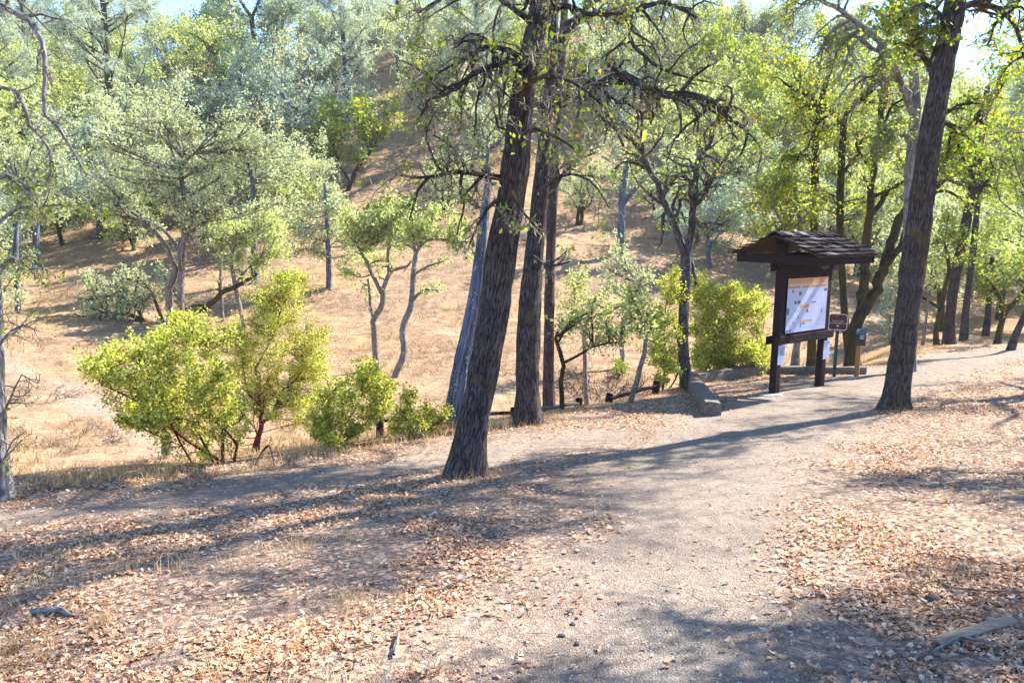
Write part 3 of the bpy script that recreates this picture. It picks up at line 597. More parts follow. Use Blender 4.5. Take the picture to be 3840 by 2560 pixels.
near_oak(20, 'straight mossy oak trunk rising behind the middle of the kiosk roof', [(1864, 838, 10), (1867, 740, 10), (1868, 640, 10), (1870, 527, 10), (1872, 422, 9.5), (1874, 316, 9), (1884, 240, 8), (1905, 170, 6)], y=yj+0.8, bark='bark_dark',
  limbs=[([(1871, 380, 4.5), (1840, 355, 4, -.1), (1790, 370, 2.5, -.2)], dict(nch=7, maxlev=3)), ([(1878, 270, 5), (1850, 236, 4.5), (1820, 220, 3)], dict(nch=6, maxlev=3))],
  leafm='leaf_yel', nleaf=5200, lsize=0.072, nlich=600, k=20, ridge=0.04, lspread=0.08, blobs=rb(76, 20, 1700, 1930, 60, 330, 26, 48)+rb(77, 12, 1730, 1880, 350, 500, 24, 40), twr=0.006)
near_oak(21, 'short pale trunk standing between the kiosk posts, behind the timber edging', [(1826, 842, 9), (1829, 800, 9), (1834, 770, 8.5), (1838, 700, 8), (1832, 620, 7), (1838, 520, 6), (1825, 430, 4)], y=yh+1.0, bark='bark_pale', leafm='leaf_yel',
  limbs=[([(1834, 560, 4), (1790, 500, 3, .1), (1760, 430, 2, .2)], dict(nch=7, maxlev=3))], nleaf=2600, lsize=0.08, k=18, ridge=0.04, lspread=0.08, blobs=rb(78, 9, 1700, 1830, 380, 520, 22, 36), twr=0.006)
# right-hand grove
RG = 'slender oaks in the grove at the right edge'
def gy(vx, vy): return hit(vx, vy)[1]
near_oak(22, 'reddish-brown trunk with a flared foot, right of the tall right trunk', [(2181, 788, 13), (2184, 724, 12.5), (2196, 627, 12), (2211, 549, 11.5), (2230, 460, 11), (2243, 390, 10), (2256, 299, 8), (2268, 200, 6)], bark='bark_red', leafm='leaf_oak', group=RG, y=gy(2181, 790),
  limbs=[([(2240, 410, 5), (2190, 380, 4), (2150, 400, 2)], dict(nch=6, maxlev=3, droop=0.4)), ([(2230, 470, 5), (2280, 400, 4), (2330, 380, 2)], dict(nch=8, maxlev=3, droop=0.5))], nleaf=3500, lsize=0.09, k=20, lspread=0.1, nlich=600, blobs=rb(79, 14, 2160, 2380, 180, 400, 25, 45), twr=0.006)
near_oak(23, 'slimmer dark trunk right beside the reddish-brown trunk with a flared foot', [(2213, 782, 8), (2220, 700, 7.5), (2228, 640, 7), (2237, 560, 7), (2246, 470, 6), (2262, 380, 5)], bark='bark_oak', leafm='leaf_oak', group=RG, y=gy(2213, 785)+.5, big=False, nleaf=1800, lsize=0.09, lspread=0.1, blobs=rb(80, 8, 2200, 2370, 300, 470, 22, 38), twr=0.006)
near_oak(24, 'crooked thin dark oak just right of the tall right trunk', [(2151, 793, 6), (2150, 760, 5.5), (2158, 720, 5.5), (2170, 660, 5), (2180, 620, 4), (2170, 560, 3)], bark='bark_dark', leafm='leaf_yel', group=RG, y=gy(2151, 795)+.3, big=False, nleaf=1500, lsize=0.085, lspread=0.1, blobs=rb(81, 8, 2120, 2230, 470, 620, 18, 30), twr=0.005)
near_oak(25, 'thin pale sapling between the tall right trunk and the crooked dark oak', [(2119, 794, 3.5), (2126, 740, 3.2), (2132, 690, 3), (2140, 620, 2)], bark='bark_pale', leafm='leaf_lime', group=RG, y=gy(2119, 796)+1, big=False, nleaf=700, lsize=0.08, lspread=0.1, blobs=rb(82, 5, 2105, 2170, 560, 660, 15, 25), twr=0.004)
near_oak(26, 'short reddish trunk under low green foliage near the right edge', [(2263, 775, 7), (2270, 715, 6.5), (2272, 650, 6), (2280, 590, 4)], bark='bark_red', leafm='leaf_oak', group=RG, y=gy(2263, 777)+1, big=False, nleaf=2400, lsize=0.09, lspread=0.1, blobs=rb(83, 9, 2215, 2330, 540, 680, 18, 32), twr=0.005)
near_oak(27, 'dark oak curving right, second from the right edge', [(2291, 789, 7), (2298, 750, 6.5), (2310, 716, 6), (2332, 693, 5), (2360, 655, 4), (2390, 580, 3)], bark='bark_dark', leafm='leaf_oak', group=RG, y=gy(2291, 791)+.3, big=False, nleaf=2000, lsize=0.08, lspread=0.1, limbs=[([(2308, 716, 4), (2290, 670, 3.5), (2260, 630, 2)], dict(nch=6, maxlev=2))], blobs=rb(84, 9, 2260, 2400, 460, 620, 20, 34), twr=0.005)
near_oak(28, 'pale leaning trunk cut by the right edge of the photo', [(2322, 802, 8), (2336, 762, 7.5), (2355, 722, 7), (2390, 640, 6), (2420, 540, 4)], bark='bark_oak', leafm='leaf_oak', group=RG, y=gy(2322, 804), big=False, nleaf=2200, lsize=0.08, lspread=0.1, blobs=rb(85, 10, 2280, 2420, 250, 460, 24, 40), twr=0.006)
# left edge tree and its overhanging limbs
near_oak(29, 'pale-barked oak cut by the left edge, limbs hanging over the valley', [(12, 1146, 19), (8, 1080, 16), (3, 1000, 15), (0, 900, 14), (-3, 800, 13), (-10, 650, 12), (-20, 450, 11), (-30, 250, 10), (-30, 50, 9)], bark='bark_pale',
  limbs=[([(-30, 60, 8), (0, 10, 7, -.2), (35, 32, 6.5, -.2), (70, 56, 6, -.2), (92, 88, 6, -.2), (103, 116, 5.5, -.2), (106, 160, 5, -.2), (101, 211, 4.8, -.2), (104, 267, 4.5, -.2), (130, 285, 4, -.2), (148, 316, 3.5, -.2), (176, 359, 2.5, -.2), (200, 404, 1.5, -.2)], dict(nch=16, maxlev=2, gn=0.35, droop=0.5, ratio=(0.12, 0.3), jit=0.45)),
    ([(-25, 230, 6), (0, 200, 5.5), (35, 211, 5), (56, 239, 4.5), (70, 292, 4), (95, 316, 3.5), (120, 366, 3), (105, 422, 1.5)], dict(nch=12, maxlev=2, gn=0.35, droop=0.5, ratio=(0.15, 0.3), jit=0.4)),
    ([(-10, 520, 5), (30, 480, 4, .2), (80, 475, 3, .3), (150, 470, 2, .4), (230, 480, 1, .5)], dict(nch=12, maxlev=3, droop=0.2, ratio=(0.2, 0.4))),
    ([(-5, 620, 5), (25, 590, 4), (60, 610, 3), (110, 620, 1.5)], dict(nch=9, maxlev=3, droop=0.1, ratio=(0.3, 0.5))),
    ([(0, 790, 4), (25, 760, 3, -.2), (60, 745, 2, -.3), (90, 760, 1, -.3)], dict(nch=8, maxlev=2)),
    ([(5, 960, 3.5), (30, 900, 3, -.2), (50, 860, 2, -.2), (85, 880, 1, -.2)], dict(nch=8, maxlev=2)),
    ([(8, 1060, 3), (30, 1010, 2.2, -.2), (60, 990, 1.2, -.2)], dict(nch=7, maxlev=2)),
    ([(-20, 420, 5), (20, 400, 4), (60, 430, 3), (100, 500, 1.5)], dict(nch=9, maxlev=3, droop=0.3))],
  nleaf=700, lsize=0.045, nlich=3000, lichlen=0.07, k=36, ridge=0.07, top=(3.5, 5, 2.0))

# trees on the valley slope whose trunks one can make out
MG = 'gnarled oaks on the gully slope'
def mid(seed, label, stems, blobs, y=None, bark='bark_twig', leafm='leaf_lime', nleaf=3000, lsize=0.09, nlich=0, group=MG, spread=0.09, twr=0.005, kids=0):
    tr = Tree(seed); p0 = stems[0][0]
    if y is None: y = hit(p0[0], p0[1])[1]
    bx = None
    for j, st in enumerate(stems):
        P, R = sketch(st, y)
        if j == 0: g = Hf(P[0][0], P[0][1]); bx = (P[0][0], P[0][1], g); P = np.vstack([[P[0][0], P[0][1], g-0.3], P]); R = [R[0]*1.2]+R
        P, R = tr.smooth(P, R, 0.22, 0.18 if R[0] < 0.12 else 0.05); tr.T.add(P, R, 8 if j else 12); tr.skel.append((P, R))
        if kids and j: tr.kids(P, R, np.linalg.norm(P[-1]-P[0]), 1, 3, 0.35, 0.0, kids, (40, 80), (0.2, 0.45), 0.2, 0.15, 0.3, 2, 0.1)
    tr.nmain = len(stems)
    for (x, yy, r) in blobs:
        dy = y+tr.rng.uniform(-1, 1)*min(2.0, r*VS/F0*y*1.6); c = at(x, yy, dy); tr.blob(c, r*VS/F0*dy, 7, 0.03, twr)
    root = empty('oak_tree', bx, label, 'tree', group)
    obj('trunk', tr.T.mesh('trunk', M[bark], bx), root)
    if tr.tw.L: obj('twigs', tr.tw.mesh('twigs', M['bark_oak'], bx), root)
    S = tr.pts()
    if len(S) and nleaf: obj('crown', leaves(tr.rng, S, int(nleaf*1.15), max(lsize, 0.0040*y), spread, M[leafm], 'crown', bx, 0.55, 0.3, 0, 8), root)
    if nlich: obj('lichen', strands(tr.rng, S, nlich, 0.12, M['lichen'], 'lichen', bx, 0.012), root)['kind'] = 'stuff'
mid(31, 'gnarled dark oak with a forked trunk, left of a pair on the bare slope', [[(864, 830, 8), (860, 763, 7.5), (858, 732, 7), (878, 701, 7), (880, 662, 6)], [(878, 675, 5), (862, 646, 4.5), (843, 603, 4), (819, 564, 3)], [(880, 665, 5.5), (901, 619, 4.5), (930, 615, 3.5), (945, 600, 2)], [(892, 640, 4), (893, 568, 4), (905, 540, 3), (921, 505, 2)], [(858, 735, 4), (850, 690, 3.5), (845, 640, 2.5)]],
  rb(91, 22, 770, 960, 455, 600, 16, 30)+[(800, 625, 18), (830, 540, 25)], y=gy(864, 850), nleaf=5200, kids=3)
mid(32, 'pale crooked oak leaning right, right one of the pair on the bare golden slope', [[(907, 864, 8), (928, 810, 8), (925, 755, 7.5), (944, 701, 7), (950, 627, 6), (956, 576, 5)], [(956, 580, 4), (975, 555, 4), (1003, 549, 3.5), (1057, 560, 2.5), (1085, 585, 1.5)], [(955, 590, 4), (950, 540, 3), (960, 490, 2)], [(950, 690, 3.5), (971, 666, 3), (1010, 668, 1.5)], [(952, 630, 3), (985, 610, 2.5), (1020, 600, 1.5)]],
  rb(92, 16, 930, 1070, 480, 570, 14, 26), bark='bark_pale', y=gy(907, 868), nleaf=3600, kids=3)
mid(33, 'slim pale-grey trunk standing alone on the slope below the clearing', [[(755, 665, 6.5), (755, 600, 6), (752, 540, 5.5), (750, 480, 4), (745, 420, 3)]], rb(93, 20, 650, 830, 440, 590, 20, 36), bark='bark_snag', nleaf=4200, lsize=0.12, leafm='leaf_sage')
mid(34, 'large pale sage oak behind the spreading manzanita, several twisting stems', [[(380, 1052, 11), (381, 990, 10.5), (388, 850, 9.5), (391, 720, 9), (389, 666, 8), (400, 620, 7), (383, 568, 6), (352, 529, 4)], [(395, 760, 8), (416, 713, 9), (414, 646, 8.5), (418, 588, 8), (424, 537, 7), (422, 443, 6), (415, 387, 5), (425, 369, 4), (447, 352, 3)], [(424, 537, 5), (460, 520, 4.5), (500, 480, 4), (560, 440, 3), (600, 400, 2)], [(418, 590, 4.5), (380, 530, 4), (330, 505, 3.5), (270, 500, 2)], [(424, 500, 4), (370, 440, 3.5), (310, 420, 2.5), (250, 400, 1.5)]],
  rb(94, 58, 215, 640, 255, 530, 22, 44), leafm='leaf_sage', y=gy(380, 1052), nleaf=9500, lsize=0.065, nlich=800, kids=4, spread=0.07)
mid(35, 'low mossy oak limbs sprawling left close to the ground above the spreading manzanita', [[(424, 742, 8), (400, 748, 8), (379, 756, 7.5), (332, 740, 6.5), (301, 724, 5.5), (254, 720, 4)], [(424, 735, 7), (450, 716, 6.5), (484, 701, 6.5), (508, 674, 6), (547, 656, 5), (590, 630, 3)], [(332, 740, 4), (300, 690, 4), (250, 680, 3), (200, 690, 2)], [(379, 745, 4.5), (360, 700, 4), (330, 650, 3), (280, 640, 2)], [(254, 720, 3), (210, 735, 2.5), (170, 720, 1.5)]],
  rb(95, 34, 150, 390, 615, 760, 14, 26), bark='bark_dark', leafm='leaf_sage', y=gy(424, 752), nleaf=4200, lsize=0.09, nlich=1800, kids=5, spread=0.07)
mid(36, 'thin crooked dark oak just above the top of the tall manzanita', [[(562, 750, 5.5), (547, 685, 5), (539, 646, 4.5), (531, 592, 4), (545, 540, 3)], [(541, 655, 3), (565, 620, 2.5), (600, 590, 2)]], rb(96, 18, 480, 650, 490, 610, 18, 30), leafm='leaf_lime', nleaf=4200, kids=3, y=gy(562, 752))
mid(37, 'very thin upright dark stem left of the tall manzanita top', [[(512, 738, 4), (508, 677, 3.8), (508, 588, 3.2), (512, 530, 2)]], rb(97, 8, 460, 560, 480, 560, 18, 28), leafm='leaf_sage', nleaf=1800, y=gy(512, 740))
mid(38, 'pale-grey trunk rising out of the tall manzanita top, right of its twin', [[(585, 645, 7.5), (584, 580, 7), (583, 500, 6.5), (580, 430, 5), (570, 360, 3)]], rb(98, 26, 500, 700, 300, 500, 24, 42), bark='bark_snag', leafm='leaf_sage', nleaf=5200, lsize=0.12, y=gy(585, 650))
mid(39, 'pale-grey twin trunk left of the one above the tall manzanita', [[(560, 610, 6), (559, 549, 6), (556, 490, 5.5), (560, 400, 4)]], rb(99, 16, 470, 640, 330, 480, 22, 38), bark='bark_snag', leafm='leaf_lime', nleaf=3600, lsize=0.12, y=gy(560, 620)+2)
mid(40, 'pale trunk on the far-left slope, nearest the left edge', [[(41, 722, 6.5), (39, 660, 6), (37, 607, 6), (38, 520, 5), (50, 440, 3)]], rb(100, 20, -40, 160, 330, 520, 24, 40), bark='bark_snag', leafm='leaf_sage', nleaf=4600, lsize=0.11, nlich=400)
mid(41, 'pale trunk on the far-left slope, second from the left edge', [[(82, 617, 7), (83, 560, 7), (84, 510, 6.5), (90, 440, 5), (110, 380, 3)]], rb(101, 18, 30, 230, 270, 450, 24, 40), bark='bark_snag', leafm='leaf_blue', nleaf=4600, lsize=0.12)
mid(42, 'slim pale oak with a kinked stem right of the thin reddish trunk', [[(1346, 925, 5.5), (1344, 822, 5), (1342, 763, 4.5), (1356, 720, 4), (1370, 680, 3)], [(1345, 770, 3), (1325, 720, 2.5), (1318, 660, 1.5)]], rb(102, 16, 1290, 1470, 620, 760, 16, 28), leafm='leaf_lime', nleaf=1500, lsize=0.07, kids=4, y=gy(1346, 930))
mid(43, 'dark crooked oak with a low branch curving right, beside the thin reddish trunk', [[(1292, 933, 6), (1288, 880, 5.5), (1297, 829, 5), (1282, 800, 5), (1276, 775, 4)], [(1297, 832, 3.5), (1330, 815, 3.2), (1350, 800, 3), (1394, 788, 2.5), (1437, 786, 1.5)], [(1280, 790, 3), (1310, 740, 2.5), (1350, 720, 1.5)]], rb(103, 12, 1290, 1450, 700, 800, 14, 24), bark='bark_dark', leafm='leaf_lime', nleaf=900, lsize=0.065, kids=4, y=gy(1292, 940))
mid(44, 'leaning dark-based trunk beside the upper rail of the fence', [[(1448, 915, 7), (1460, 880, 6.5), (1472, 841, 6), (1483, 795, 5), (1478, 745, 3.5)]], rb(104, 9, 1430, 1520, 640, 760, 16, 26), leafm='leaf_lime', nleaf=900, lsize=0.07, y=gy(1448, 925))
mid(45, 'pale trunk over the small round green bush in the gully', [[(1429, 840, 6), (1430, 790, 6), (1434, 740, 5.5), (1448, 700, 4.5), (1470, 650, 3)]], rb(105, 14, 1380, 1520, 560, 720, 18, 30), bark='bark_pale', leafm='leaf_sage', nleaf=1200, lsize=0.09, y=gy(1429, 842), kids=0)
mid(46, 'grey trunk standing on the golden clearing left of the forked oak', [[(1424, 583, 9), (1428, 500, 8.5), (1430, 440, 7.5), (1440, 380, 6)], [(1430, 470, 4.5), (1470, 420, 4), (1500, 380, 2.5)]], rb(106, 20, 1370, 1570, 290, 440, 20, 36), bark='bark_snag', leafm='leaf_sage', nleaf=2000, lsize=0.13)
mid(47, 'leaning dark trunk at the left edge of the upper clearing', [[(800, 438, 6), (808, 415, 5.5), (822, 385, 5), (850, 350, 3.5)], [(806, 420, 3.5), (785, 385, 3), (770, 350, 2)]], rb(107, 24, 690, 900, 230, 370, 22, 36), bark='bark_dark', leafm='leaf_yel', nleaf=5200, lsize=0.16)
mid(48, 'dark Y-shaped oak high on the ridge above the yellow-green tree', [[(583, 95, 6), (580, 60, 5.5), (578, 35, 5)], [(579, 42, 4), (560, 15, 3.5), (545, -10, 2.5)], [(579, 40, 4), (592, 10, 3), (600, -20, 2)]], rb(108, 14, 500, 700, -20, 60, 20, 34), bark='bark_dark', leafm='leaf_blue', nleaf=3000, lsize=0.22, y=66)

# ------------------------------------------------------------------ manzanitas
def manzanita(seed, label, base, stems, blobs, dy=0.0, nleaf=6000, lsize=0.042, group='yellow-green manzanita shrubs along the bank', leafm='leaf_manz', name='manzanita_shrub', ntw=12):
    tr = Tree(seed); h = hit(*base); y = h[1]+dy; bp = (at(base[0], base[1], y)[0], y, Hf(at(base[0], base[1], y)[0], y))
    for st in stems:
        P, R = sketch(st, y); R = [q*0.62 for q in R]; b = np.array(bp)+np.array([(P[0][0]-bp[0])*0.5, tr.rng.uniform(-0.1, 0.1), -0.12]); P = np.vstack([b, P]); R = [R[0]*1.15]+R
        P, R = tr.smooth(P, R, 0.12, 0.12); tr.T.add(P, R, 8); tr.skel.append((P, R))
    tr.nmain = len(stems)
    for P, R in list(tr.skel): tr.kids(P, R*0.55, np.linalg.norm(P[-1]-P[0])*0.7, 1, 3, 0.25, 0.08, 10, (20, 50), (0.35, 0.6), 0.1, 0.12, 0.4, 3, 0)
    for (x, yy, r) in blobs:
        for q in range(3):
            a = y+tr.rng.uniform(-1, 1)*0.7; c = at(x+tr.rng.uniform(-1, 1)*r*0.75, yy+tr.rng.uniform(-1, 1)*r*0.75, a); tr.blob(c, r*VS/F0*a*tr.rng.uniform(0.65, 1.05), int(ntw*0.8), 0.010, 0.0026)
    root = empty(name, bp, label, 'shrub', group)
    obj('stems', tr.T.mesh('stems', M['bark_manz'], bp), root)
    obj('twigs', tr.tw.mesh('twigs', M['bark_manz'], bp), root)
    obj('foliage', leaves(tr.rng, tr.pts(), int(nleaf*1.6), lsize*0.86, 0.035, M[leafm], 'foliage', bp, 0.72, 0.5), root)
manzanita(51, 'wide manzanita spreading left on red stems above the dry grass', (510, 1064),
  [[(508, 1060, 7), (470, 1035, 6.5), (445, 1021, 6), (400, 990, 5.5), (360, 955, 5), (332, 931, 4.5), (273, 900, 3.5), (234, 884, 2.5)], [(512, 1050, 7), (508, 982, 6), (490, 955, 5), (476, 925, 4), (450, 860, 3), (430, 800, 2)], [(540, 1045, 6), (545, 1020, 5.5), (527, 998, 5), (500, 970, 4.5), (473, 943, 4), (462, 900, 3)], [(400, 990, 3.5), (380, 930, 3), (350, 880, 2.5), (330, 820, 2)], [(480, 1040, 5), (455, 990, 4), (462, 950, 3)]],
  [(205, 842, 22), (232, 825, 28), (262, 812, 32), (300, 800, 36), (340, 790, 34), (380, 792, 38), (420, 775, 36), (425, 735, 22), (455, 770, 36), (250, 860, 28), (300, 860, 38), (345, 860, 38), (400, 850, 42), (450, 850, 42), (500, 840, 40), (420, 905, 40), (470, 910, 36), (520, 890, 38), (370, 920, 30), (285, 950, 22), (320, 962, 24), (355, 975, 18), (305, 925, 22), (520, 790, 38), (540, 940, 26), (410, 965, 18)], nleaf=14500)
manzanita(52, 'tall pointed manzanita on a dark red trunk, right of the wide one', (583, 1040),
  [[(583, 1035, 10), (592, 1005, 9.5), (600, 975, 9), (596, 930, 7), (594, 880, 6), (586, 850, 5), (605, 814, 4), (630, 760, 3), (650, 700, 2.5), (680, 650, 2)], [(600, 975, 7), (625, 955, 6), (645, 900, 5), (665, 885, 4.5), (684, 865, 4), (690, 830, 3), (700, 780, 2)], [(596, 940, 4), (570, 900, 3.5), (560, 850, 3), (555, 800, 2)]],
  [(690, 632, 18), (668, 640, 24), (650, 655, 28), (612, 672, 28), (640, 690, 36), (690, 680, 34), (600, 715, 30), (640, 735, 42), (695, 730, 36), (600, 770, 40), (650, 785, 42), (705, 780, 36), (560, 775, 30), (720, 820, 30), (740, 850, 24), (610, 830, 40), (660, 840, 40), (560, 830, 32), (700, 870, 34), (740, 890, 24), (610, 890, 32), (660, 920, 32), (570, 880, 24), (700, 930, 26), (580, 940, 22), (630, 965, 20), (545, 985, 14), (690, 960, 18), (520, 775, 34), (555, 745, 30), (578, 700, 26), (592, 680, 24), (735, 795, 30), (738, 765, 20), (540, 830, 36), (640, 650, 26), (665, 668, 28), (580, 745, 30), (640, 730, 40), (670, 760, 42), (540, 800, 34), (590, 800, 40), (640, 820, 42), (700, 820, 36), (720, 860, 34), (560, 860, 36), (640, 870, 38), (690, 900, 32), (720, 930, 24), (600, 930, 26)], dy=0.0, nleaf=28000, ntw=9)
manzanita(53, 'bright green bush of medium height right of the tall manzanita', (770, 1028),
  [[(765, 1020, 4), (785, 990, 3.5), (810, 950, 3), (835, 900, 2.5), (850, 860, 1.5)], [(760, 1015, 3.5), (750, 970, 3), (755, 920, 2.5), (780, 880, 1.5)], [(780, 1020, 3), (830, 985, 2.5), (860, 940, 2)]],
  [(840, 850, 22), (865, 865, 24), (815, 870, 30), (780, 895, 30), (850, 900, 32), (885, 890, 20), (745, 925, 26), (800, 935, 34), (850, 945, 26), (880, 925, 20), (730, 960, 22), (770, 970, 28), (815, 985, 22), (740, 1000, 18), (775, 1012, 18), (720, 985, 16)], dy=0.35, nleaf=7000, leafm='leaf_manz')
manzanita(54, 'low green bush at the foot of the blue-grey snag', (965, 1000),
  [[(960, 998, 2.5), (945, 970, 2), (935, 930, 1.5), (928, 905, 1)], [(965, 998, 2.5), (975, 970, 2), (985, 945, 1.2)], [(970, 998, 2.5), (1000, 975, 2), (1020, 945, 1.2)]],
  [(935, 912, 15), (925, 935, 16), (910, 960, 16), (945, 955, 18), (985, 935, 14), (975, 960, 18), (1005, 965, 17), (1024, 945, 11), (940, 985, 16), (975, 985, 16), (1008, 988, 14), (900, 985, 12)], dy=0.1, nleaf=2600, leafm='leaf_manz')
manzanita(55, 'upright manzanita just left of the forked oak, dark red stem', (1522, 905),
  [[(1522, 903, 5), (1524, 870, 4.5), (1530, 830, 4), (1525, 770, 3), (1530, 700, 2)], [(1530, 900, 3.5), (1552, 870, 3), (1560, 820, 2.5), (1550, 750, 2)]],
  [(1545, 640, 24), (1530, 665, 26), (1560, 680, 28), (1520, 710, 26), (1550, 725, 30), (1510, 750, 22), (1535, 770, 28), (1500, 790, 20), (1530, 810, 26), (1512, 840, 22), (1545, 850, 20), (1495, 820, 14), (1515, 870, 12)], dy=1.1, nleaf=6000, lsize=0.05)
manzanita(56, 'broad manzanita thicket between the forked oak and the kiosk', (1650, 880),
  [[(1600, 880, 4), (1625, 840, 3.5), (1655, 790, 3), (1680, 740, 2)], [(1640, 880, 3.5), (1680, 840, 3), (1720, 810, 2.5), (1750, 770, 2)], [(1650, 880, 3.5), (1655, 820, 3), (1640, 760, 2.5), (1620, 700, 2)], [(1700, 875, 3), (1730, 850, 2.5), (1755, 820, 2)]],
  [(1610, 650, 24), (1640, 665, 26), (1600, 690, 28), (1660, 690, 30), (1700, 680, 26), (1735, 680, 24), (1750, 700, 20), (1620, 730, 32), (1670, 735, 34), (1720, 730, 32), (1600, 770, 30), (1650, 780, 36), (1700, 780, 36), (1745, 775, 28), (1605, 815, 26), (1650, 825, 28), (1700, 825, 28), (1745, 820, 24), (1600, 850, 18), (1640, 862, 16), (1690, 860, 16), (1740, 855, 14)]+rb(130, 24, 1595, 1758, 660, 860, 22, 32), dy=1.35, nleaf=27000, ntw=9, lsize=0.052)
manzanita(57, 'small round green bush in the gully below a pale trunk', (1425, 862), [[(1425, 860, 2), (1424, 850, 1.5), (1422, 840, 1)]], [(1420, 842, 13), (1430, 850, 12), (1412, 850, 10)], nleaf=700, lsize=0.07, leafm='leaf_oak', group=None, name='round_bush', ntw=6)
manzanita(58, 'blue-green shrub low behind the brochure post', (2045, 800), [[(2045, 800, 2), (2042, 770, 1.5), (2045, 740, 1)], [(2050, 800, 2), (2060, 760, 1.5)]], rb(110, 10, 2022, 2075, 660, 780, 14, 22), nleaf=1900, lsize=0.06, leafm='leaf_blue', group=None, name='blue_green_shrub', dy=1.0, ntw=7)

# ------------------------------------------------------------------ information kiosk
KS = 0.92; KAZ = 0.881
kb = (4.901*KS, 14.575*KS); kz = -3.095*KS
kiosk = empty('information_kiosk', (kb[0], kb[1], kz), 'dark brown wooden trail kiosk with shake roof and white information board', 'kiosk', None, -KAZ)
kiosk.scale = (KS, KS, KS)
LL = 1.607; w_ = 0.14
def kbox(name, boxes, mat, parent=kiosk, bevel=0.005):
    b = Box()
    for q in boxes: b.box(*q)
    return b.build(name, M[mat], parent, None, bevel)
RZ, RX, EX_, EZ = 2.93, -0.07, 0.84, 2.585
yl, yr = -0.25, LL+w_+0.12
for y0 in (0, LL): kbox('post', [(-w_, 0, y0, y0+w_, -0.4, RZ-0.09)], 'kiosk_post', bevel=0.008)
for x0 in (0.0, -w_-0.042): kbox('crossbar', [(x0+0.001, x0+0.041, -0.13, LL+w_+0.15, 0.925, 1.075)], 'kiosk')
for x0 in (0.0, -w_-0.042): kbox('header', [(x0+0.001, x0+0.041, -0.13, LL+w_+0.17, 2.272, 2.422)], 'kiosk')
for y0 in (-0.20, yr-0.08): kbox('tie_beam', [(-0.86, 0.775, y0, y0+0.042, 2.424, 2.577)], 'kiosk')
for x0 in (-0.843, 0.72): kbox('eave_beam', [(x0, x0+0.042, -0.157, yr-0.081, 2.424, 2.570)], 'kiosk')
kbox('ridge_beam', [(RX-0.02, RX+0.02, -0.22, -0.001, RZ-0.17, RZ-0.03), (RX-0.02, RX+0.02, w_+0.001, LL-0.001, RZ-0.17, RZ-0.03), (RX-0.02, RX+0.02, LL+w_+0.001, yr-0.03, RZ-0.17, RZ-0.03)], 'kiosk')
for x0, x1 in ((-0.80, -0.72), (0.64, 0.70)):
    for y0 in (-0.155, yr-0.14): kbox('block', [(x0, x1, y0, y0+0.05, 2.571, 2.62)], 'kiosk')
kbox('panel_frame', [(-0.10, -0.03, w_+0.001, LL-0.001, 1.078, 2.27)], 'kiosk')
for q in (2.14, 2.268), (1.078, 1.12): kbox('panel_trim', [(-0.03, 0.0, w_+0.002, LL-0.002, q[0], q[1])], 'kiosk')
# roof: boards under overlapping shakes
def roofside(sgn):
    xe = EX_ if sgn > 0 else -EX_-0.14
    b = Box(); sl_ = (EZ-RZ)/(xe-RX); ln = math.hypot(xe-RX, EZ-RZ)
    def P(t, y, h): # t along slope from ridge, h above the boards
        ux, uz = (xe-RX)/ln, (EZ-RZ)/ln; nx, nz = -uz*sgn, abs(ux)
        nx = -uz if sgn > 0 else uz; 
        return (RX+ux*t+(nx if sgn > 0 else -nx)*h, y, RZ+uz*t+nz*h)
    def slab(bx, t0, t1, y0, y1, h00, h01, h10, h11):
        p = [P(t0, y0, h00), P(t0, y1, h00), P(t1, y1, h10), P(t1, y0, h10), P(t0, y0, h01), P(t0, y1, h01), P(t1, y1, h11), P(t1, y0, h11)]
        bx.poly(p, [(0, 1, 2, 3), (4, 7, 6, 5), (0, 4, 5, 1), (1, 5, 6, 2), (2, 6, 7, 3), (3, 7, 4, 0)])
    for k in range(6):
        slab(b, ln*k/6+0.002, ln*(k+1)/6-0.002, yl+0.03, yr-0.03, -0.022, -0.001, -0.022, -0.001)
    rg = random.Random(7+sgn); s = Box(); nrow = 6; st = ln/(nrow-0.35)
    for r in range(nrow):
        y = yl-rg.uniform(0, 0.03)
        while y < yr:
            w = rg.uniform(0.09, 0.24); w = min(w, yr+0.02-y); 
            if w < 0.04: break
            e = rg.uniform(-0.035, 0.04); up = rg.uniform(0, 0.022); t1 = min((r+1)*st+e, ln+0.06)
            slab(s, max(0, r*st-0.06), t1, y+0.003, y+w-0.003, 0.004+0.004, 0.010, 0.024+up, 0.040+up)
            y += w
    return b, s
for sgn in (1, -1):
    b, s = roofside(sgn); rb_ = b.build('roof_boards', M['ply'], kiosk); s.build('roof_shingles', M['shake'], kiosk)
cap = Box(); rg = random.Random(3); y = yl
while y < yr-0.05:
    w = rg.uniform(0.22, 0.36); w = min(w, yr-y)
    for sx in (1, -1):
        h = rg.uniform(0, 0.008)
        cap.poly([(RX, y, RZ+0.052+h), (RX, y+w, RZ+0.040+h), (RX+sx*0.13, y+w, RZ-0.015+h), (RX+sx*0.13, y, RZ-0.003+h), (RX, y, RZ+0.064+h), (RX, y+w, RZ+0.052+h), (RX+sx*0.13, y+w, RZ-0.003+h), (RX+sx*0.13, y, RZ+0.009+h)],
                 [(0, 1, 2, 3), (4, 7, 6, 5), (0, 4, 5, 1), (1, 5, 6, 2), (2, 6, 7, 3), (3, 7, 4, 0)])
    y += w-0.012
cap.build('ridge_shingles', M['shake'], kiosk)
